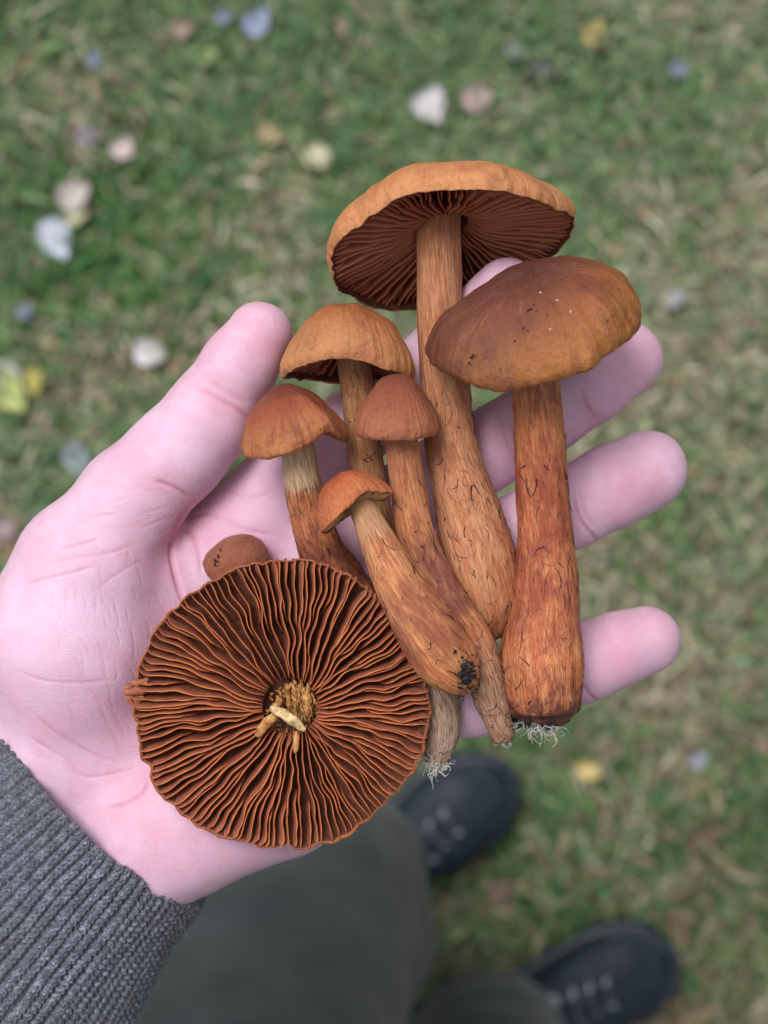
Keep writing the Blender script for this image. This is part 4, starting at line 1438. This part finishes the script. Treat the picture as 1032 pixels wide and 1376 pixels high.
capC_mat = cap_material('cap_orange_dome', (0.38, 0.115, 0.038), (0.44, 0.15, 0.05), (0.55, 0.24, 0.10), (0.24, 0.055, 0.028), 0.55)
C_IN = [(0.93, -0.08), (0.88, -0.02), (0.86, 0.12), (0.78, 0.4), (0.6, 0.58), (0.35, 0.66), (0.12, 0.68)]
C_OUT = [(0.0, 1.0), (0.12, 0.995), (0.3, 0.95), (0.5, 0.85), (0.7, 0.68), (0.87, 0.43), (0.97, 0.18), (0.995, 0.02), (0.96, -0.08), (0.93, -0.08)]
capC, MC, _ = make_cap(mC, cC, (0.02, 0.99, -0.06), 16.6, 16.4, C_OUT, C_IN, [capC_mat, flesh_dark], 25, 0.03, 0.05, modC, 0.03)
gills(capC, MC, cC, 16.9, 4.2, 70, lambda f: 16.4 * np.interp(f, [0, 0.35, 0.6, 0.78, 0.86, 1], [0.69, 0.67, 0.60, 0.42, 0.14, 0.0]),
      lambda f: 16.4 * np.interp(f, [0, 0.3, 0.5, 0.8], [0.4, 0.25, 0.12, 0.0]), gill_dark, 35, 0.35, 0.1, 0.6, joined=True, mod=modC, r1=0.86, nseg=12)

# --- D: reddish cap with pale topped stem
mD = thing('mushroom', 'reddish brown capped mushroom with pale cream band at the top of its fibrous stem', 'mushroom', W(522, 884, -3), 'mushrooms held in the hand')
stD = Stem(mD, [(395, 575, 16, 42), (402, 610, 14, 45), (410, 660, 10, 51), (424, 720, 6, 59), (446, 768, 2, 70), (482, 822, -1, 72), (508, 862, -2, 52), (520, 884, -3, 22)],
           stem_material('stem_fibrous', (0.60, 0.25, 0.11), (0.45, 0.115, 0.045), (0.14, 0.028, 0.022), 0.9, pale_top=0.95, red_band=(0.5, 0.95, (0.17, 0.05, 0.03), 0.85)), 14, 1.6, 260, 0.25)
cD = W(392, 588, 15)


def modD(ph):
    p = np.mod(ph + math.pi, 2 * math.pi) - math.pi
    return 1 + 0.03 * np.cos(ph) + 0.0 * ph, 1.2 * np.cos(2 * p) * -1 + 3.6 * np.exp(-((p + 0.75) / 0.32) ** 2) - 2.0 * np.exp(-((p + 0.1) / 0.3) ** 2) - 1.0 * np.exp(-((p + 1.9) / 0.5) ** 2)


capD_mat = cap_material('cap_red_brown', (0.20, 0.046, 0.026), (0.34, 0.085, 0.036), (0.50, 0.19, 0.075), (0.17, 0.036, 0.024), 0.75)
capD, MD, _ = make_cap(mD, cD, (-0.20, 0.92, 0.30), 13.0, 13.2, [(0.0, 1.0), (0.13, 0.99), (0.3, 0.93), (0.5, 0.80), (0.7, 0.62), (0.88, 0.37), (0.985, 0.13), (1.0, 0.0), (0.96, -0.07)], [(0.96, -0.07), (0.92, -0.03), (0.88, 0.08), (0.76, 0.28), (0.55, 0.45), (0.3, 0.55), (0.12, 0.58)], [capD_mat, flesh_dark], 27, 0.04, 0.05, modD, 0.03)
gills(capD, MD, cD, 13.5, 4.2, 60, lambda f: 13.2 * np.interp(f, [0, 0.3, 0.55, 0.76, 0.88, 1], [0.58, 0.56, 0.46, 0.3, 0.1, 0.0]),
      lambda f: 13.2 * np.interp(f, [0, 0.3, 0.5, 0.8], [0.3, 0.18, 0.08, -0.02]), gill_dark, 37, 0.35, 0.1, 0.6, joined=True, mod=modD, r1=0.9, nseg=12)

# --- E: small bell cap on a slender curving stem
mE = thing('mushroom', 'slender mushroom with small purplish brown bell cap beside the tall stem', 'mushroom', W(676, 997, 11), 'mushrooms held in the hand')
stE = Stem(mE, [(537, 562, 20, 42), (540, 592, 19, 45), (547, 650, 18, 47), (560, 720, 18, 50), (588, 785, 19, 54), (622, 842, 19, 58), (645, 892, 17, 58), (660, 940, 14, 48), (671, 972, 13, 36), (676, 992, 12, 30), (677, 998, 12, 16)],
           stem_material('stem_slender', (0.64, 0.29, 0.12), (0.50, 0.14, 0.05), (0.19, 0.036, 0.034), 0.75, base_pale=0.6, red_band=(0.42, 0.62, (0.17, 0.045, 0.04), 0.75)), 15, 1.2, 200, 0.15)
cE = W(533, 575, 20)
capE_mat = cap_material('cap_bell', (0.25, 0.066, 0.036), (0.32, 0.092, 0.045), (0.40, 0.14, 0.068), (0.19, 0.048, 0.030), 0.55)
E_OUT = [(0.0, 1.0), (0.14, 0.985), (0.32, 0.91), (0.52, 0.76), (0.72, 0.56), (0.9, 0.30), (0.99, 0.08), (1.0, -0.03), (0.94, -0.10), (0.88, -0.10)]
E_IN = [(0.88, -0.10), (0.82, -0.05), (0.78, 0.06), (0.66, 0.2), (0.5, 0.33), (0.3, 0.4), (0.14, 0.42)]
capE, ME, _ = make_cap(mE, cE, (0.0, 0.975, 0.22), 10.4, 13.2, E_OUT, E_IN, [capE_mat, flesh_dark], 29, 0.03, 0.035, None, 0.03)

# --- F: smallest conical cap lying on top, swollen stem
mF = thing('mushroom', 'small cone capped mushroom with pale gill edge and swollen orange stem ending in black soil', 'mushroom', W(628, 926, 22), 'mushrooms held in the hand')
stF = Stem(mF, [(478, 664, 24, 34), (488, 686, 25, 37), (511, 735, 26, 50), (538, 790, 27, 66), (570, 842, 27, 83), (596, 880, 26, 86), (614, 904, 25, 68), (624, 918, 24, 44), (628, 925, 23, 18)],
           stem_material('stem_swollen', (0.68, 0.32, 0.13), (0.52, 0.14, 0.048), (0.24, 0.045, 0.032), 0.65, pale_top=0.35, red_band=(0.5, 0.75, (0.24, 0.06, 0.035), 0.6)), 16, 1.0, 130, 0.15)
g = np.random.default_rng(9)
V, F = crumbs([W(626 + g.normal(0, 5.5), 904 + g.normal(0, 10), 30 + g.normal(0, 2.0)) for _ in range(220)], 0.16 + g.exponential(0.22, 220).clip(0, 0.75), 2)
obj('soil_crumbs', V, F, soil_clump_mat, stF.o, kind='stuff')
stF.threads(16, 5, 16, mat=soil_clump_mat, start=0.9)
cF = W(478, 686, 25)


def modF(ph):
    p = np.mod(ph + math.pi, 2 * math.pi) - math.pi
    return 1 + 0.05 * np.cos(2 * p), -0.8 * np.cos(2 * p) + 1.6 * np.exp(-((p + 1.2) / 0.5) ** 2) - 0.5 * np.exp(-((p + 0.25) / 0.15) ** 2)


capF_mat = cap_material('cap_cone', (0.40, 0.082, 0.032), (0.47, 0.108, 0.040), (0.55, 0.18, 0.065), (0.28, 0.05, 0.028), 0.55)
F_OUT = [(0.0, 1.0), (0.2, 0.99), (0.42, 0.93), (0.62, 0.80), (0.80, 0.58), (0.93, 0.30), (0.99, 0.08), (1.0, -0.01), (0.965, -0.04)]
F_IN = [(0.965, -0.04), (0.93, 0.0), (0.88, 0.08), (0.74, 0.24), (0.55, 0.38), (0.35, 0.45), (0.16, 0.48)]
capF, MF, _ = make_cap(mF, cF, (-0.50, 0.86, -0.10), 9.3, 9.6, F_OUT, F_IN, [capF_mat, flesh_dark], 30, 0.03, 0.05, modF, 0.035)
gill_pale = gill_material('gills_ochre', (0.30, 0.13, 0.05), (0.38, 0.18, 0.075), (0.58, 0.34, 0.14))
gills(capF, MF, cF, 9.3, 3.4, 56, lambda f: 9.6 * np.interp(f, [0, 0.35, 0.55, 0.74, 0.88, 1], [0.5, 0.46, 0.40, 0.26, 0.1, 0.0]),
      lambda f: 9.6 * np.interp(f, [0, 0.35, 0.5, 0.8, 1], [0.25, 0.16, 0.08, 0.0, -0.01]), gill_pale, 39, 0.3, 0.05, 0.5, joined=True, mod=modF, r1=0.94, nseg=12)

# --- G: little brown button tucked behind the big upturned cap
mG = thing('mushroom', 'little smooth brown button mushroom tucked behind the big upturned cap', 'mushroom', W(345, 842, -8), 'mushrooms held in the hand')
cG = W(318, 762, -4)
capG_mat = cap_material('cap_button', (0.34, 0.115, 0.062), (0.34, 0.118, 0.064), (0.30, 0.10, 0.054), (0.24, 0.075, 0.046), 0.3, rough=0.34)


def modG(ph):
    return 1 + 0.07 * np.cos(2 * ph + 0.4) + 0.04 * np.sin(ph), 0.7 * np.cos(2 * ph)


capG, MG, surfG = make_cap(mG, cG, (0.10, 0.80, 0.58), 8.1, 9.2, [(0, 1.0), (0.2, 0.985), (0.42, 0.91), (0.66, 0.74), (0.86, 0.46), (0.98, 0.16), (1.0, -0.05), (0.9, -0.2)], [(0.9, -0.2), (0.8, -0.12), (0.6, 0.0), (0.4, 0.08), (0.2, 0.1)], [capG_mat, flesh_dark], 33, 0.03, 0.04, modG, 0.015, shear=(2.0, 0))
Stem(mG, [(319, 764, -5, 30), (326, 785, -6, 30), (334, 812, -7, 30), (342, 835, -8, 24), (345, 842, -8, 12)], stem_material('stem_button', (0.46, 0.24, 0.10), (0.34, 0.14, 0.05), (0.12, 0.04, 0.025), 0.5), 17, 1.0, 20)
V, F = stick_on(surfG, [(292, 746, 5, 1.6), (290, 753, 6, 1.6), (288, 760, 5, 1.6), (296, 740, 3, 1.5)], 0.2, 0.42, 6)
obj('soil_crumbs', V, F, crumb_mat, capG, kind='stuff')

# --- H: big cap without a stem, gills turned up
cH = W(378, 946, 13)
RH, HH = 36.3, 15.0
mH = thing('mushroom', 'big broken off mushroom cap turned upside down on the palm showing all its rusty gills', 'mushroom', cH - [0, 0, HH], 'mushrooms held in the hand')
capH_mat = cap_material('cap_rust', (0.28, 0.10, 0.04), (0.33, 0.11, 0.042), (0.40, 0.12, 0.045), (0.20, 0.05, 0.03), 0.5)


def modH(ph):
    p = np.mod(ph + math.pi, 2 * math.pi) - math.pi            # for this cap phi runs the other way round: y = -sin
    g_ = lambda c, w: np.exp(-(((p - c + math.pi) % (2 * math.pi) - math.pi) / w) ** 2)
    a = 1 + 0.010 * np.cos(2 * p + 0.6) + 0.012 * np.cos(5 * p) - 0.045 * g_(1.52, 0.025) - 0.035 * g_(2.70, 0.05) + 0.055 * g_(-3.09, 0.05) - 0.03 * g_(-0.45, 0.35) - 0.025 * g_(-2.4, 0.35) + 0.02 * g_(0.4, 0.3)
    a = a + 0.004 * np.sin(p * 23) + 0.003 * np.sin(p * 41 + 1)
    b = 0.9 * np.cos(3 * p + 0.5) + 1.1 * np.sin(2 * p) + 0.3 * np.sin(19 * p)
    return a, b


H_OUT = [(0.0, 1.0), (0.15, 0.99), (0.35, 0.93), (0.55, 0.82), (0.75, 0.63), (0.9, 0.38), (0.98, 0.16), (1.0, 0.05), (0.99, 0.02)]
H_IN = [(0.99, 0.02), (0.97, 0.06), (0.95, 0.14), (0.88, 0.28), (0.7, 0.40), (0.45, 0.46), (0.24, 0.49), (0.17, 0.56), (0.0, 0.60)]
capH, MH, _ = make_cap(mH, cH, (0.0, 0.02, -1.0), RH, HH, H_OUT, H_IN, [capH_mat, flesh_dark], 35, 0.012, 0.03, modH, 0.012, nphi=360)
gills(capH, MH, cH, RH, 6.9, 122, lambda f: HH * np.interp(f, [0, 0.24, 0.45, 0.7, 0.88, 0.95, 1], [0.52, 0.50, 0.47, 0.41, 0.29, 0.15, 0.05]),
      lambda f: HH * np.interp(f, [0, 0.19, 0.24, 0.4, 0.7, 0.9, 1], [0.24, 0.16, 0.06, 0.0, -0.03, -0.05, -0.03]), gill_red, 41, 0.52, 0.55, 1.0, mod=modH, r1=0.995, nseg=40,
      jitter=0.35, lean_fn=lambda p: 1.2 * math.sin(p + 2.4) + 0.3 * math.sin(3 * p), short=(0.36, 0.70), hub=(2.6, 1.4))
# torn remains of the stem in the middle
torn = NT('torn_flesh')
oc = torn.coord()
n = torn.noise(torn.vscale(oc, (1, 1, 0.4)), 600.0, 5, 0.65)
torn.p(Base_Color=torn.ramp(n, (0.34, (0.16, 0.05, 0.016)), (0.5, (0.46, 0.20, 0.055)), (0.68, (0.72, 0.45, 0.19))), Roughness=0.7, Normal=torn.bump(n, 0.8, 0.001))
g = np.random.default_rng(12)


def splinter(p0, p1, w, seed, flat=0.5):
    """A torn strip of flesh: tapered, faceted, slightly bent."""
    c = catmull(np.array([p0, (np.asarray(p0) * 0.5 + np.asarray(p1) * 0.5) + g.normal(0, 0.5, 3), p1]), 9)
    tt, a, b = frames(c)
    n = 9
    th = np.arange(n) / n * 2 * math.pi
    prof = np.array([0.55, 0.85, 1, 1, 0.95, 1.0, 0.9, 0.75, 0.4]) * w
    rr = prof[:, None] * (1 + 0.35 * vnoise(np.stack([np.repeat(np.arange(9)[:, None], n, 1) * 0.7, np.repeat(th[None] * 2, 9, 0), np.full((9, n), seed * 1.3)], -1), seed))
    P = c[:, None, :] + (rr * np.cos(th))[..., None] * a[:, None, :] + (rr * np.sin(th) * flat)[..., None] * b[:, None, :]
    F = [tuple(q) for q in grid_faces(9, n, True)] + [tuple(range(n))[::-1], tuple(8 * n + i for i in range(n))]
    return P.reshape(-1, 3), F


cc = (392, 953)
V, F = splinter(W(364, 950, 15), W(410, 981, 17), 1.3, 3, 0.75)
obj('torn_flesh', V, F, plain('torn_pale', (0.66, 0.47, 0.24), 0.7, 500, 0.5, 0.9, 0.0012), capH, smooth=False)
for k, (a, b, w) in enumerate([((399, 926, 11), (401, 962, 9), 2.1), ((410, 928, 11), (413, 964, 9), 1.6)]):
    V, F = splinter(W(*a), W(*b), w, k + 45, 0.7)
    obj('torn_flesh', V, F, torn.m, capH)
for k in range(64):
    q, r_ = g.uniform(0, 2 * math.pi), math.sqrt(g.random())
    x, y = 401 + 24 * r_ * math.cos(q), 944 + 20 * r_ * math.sin(q)
    L = g.uniform(16, 34)
    hh = 6.5 + 6.5 * g.random() * (1.15 - r_ * 0.5)
    V, F = splinter(W(x - 3, y - L / 2, hh + 1.5), W(x + g.normal(0, 3), y + L / 2, hh - 1), g.uniform(0.18, 0.42), k + 5, 0.7)
    obj('torn_flesh', V, F, torn.m, capH)
for k, (a, b, w) in enumerate([((372, 960, 13), (345, 990, 13.4), 1.3), ((398, 982, 11), (396, 1012, 13.0), 0.8), ((377, 938, 10), (366, 958, 10), 1.0)]):
    V, F = splinter(W(*a), W(*b), w, k + 55, 0.6)
    obj('torn_flesh', V, F, torn.m, capH)
V, F = crumbs([W(393 + 35 * math.cos(q) * r_, 954 + 35 * math.sin(q) * r_, 5.5 + 3.5 * g.random() * r_) for q, r_ in zip(g.uniform(0, 6.28, 120), np.sqrt(g.uniform(0.2, 1, 120)))], g.uniform(0.25, 0.7, 120), 8)
obj('torn_crumbs', V, F, torn.m, capH, kind='stuff')
# torn flap at the cap's edge
for k, (a, b, w) in enumerate([((167, 925, 13.5), (198, 918, 13), 0.8), ((166, 931, 14), (196, 930, 13), 0.9), ((168, 939, 13.5), (194, 938, 13), 0.8), ((172, 944, 13), (190, 942, 12.5), 0.6), ((176, 919, 13), (200, 912, 12.5), 0.7)]):
    V, F = splinter(W(*a), W(*b), w, k + 80, 0.5)
    obj('torn_flap', V, F, gill_red, capH, {'edge': np.tile(np.array([0.99, 0.9, 0.6, 0.5, 0.5, 0.6, 0.9, 0.99, 0.9]), 9)})
stE.threads(14, 3, 15, start=0.97)
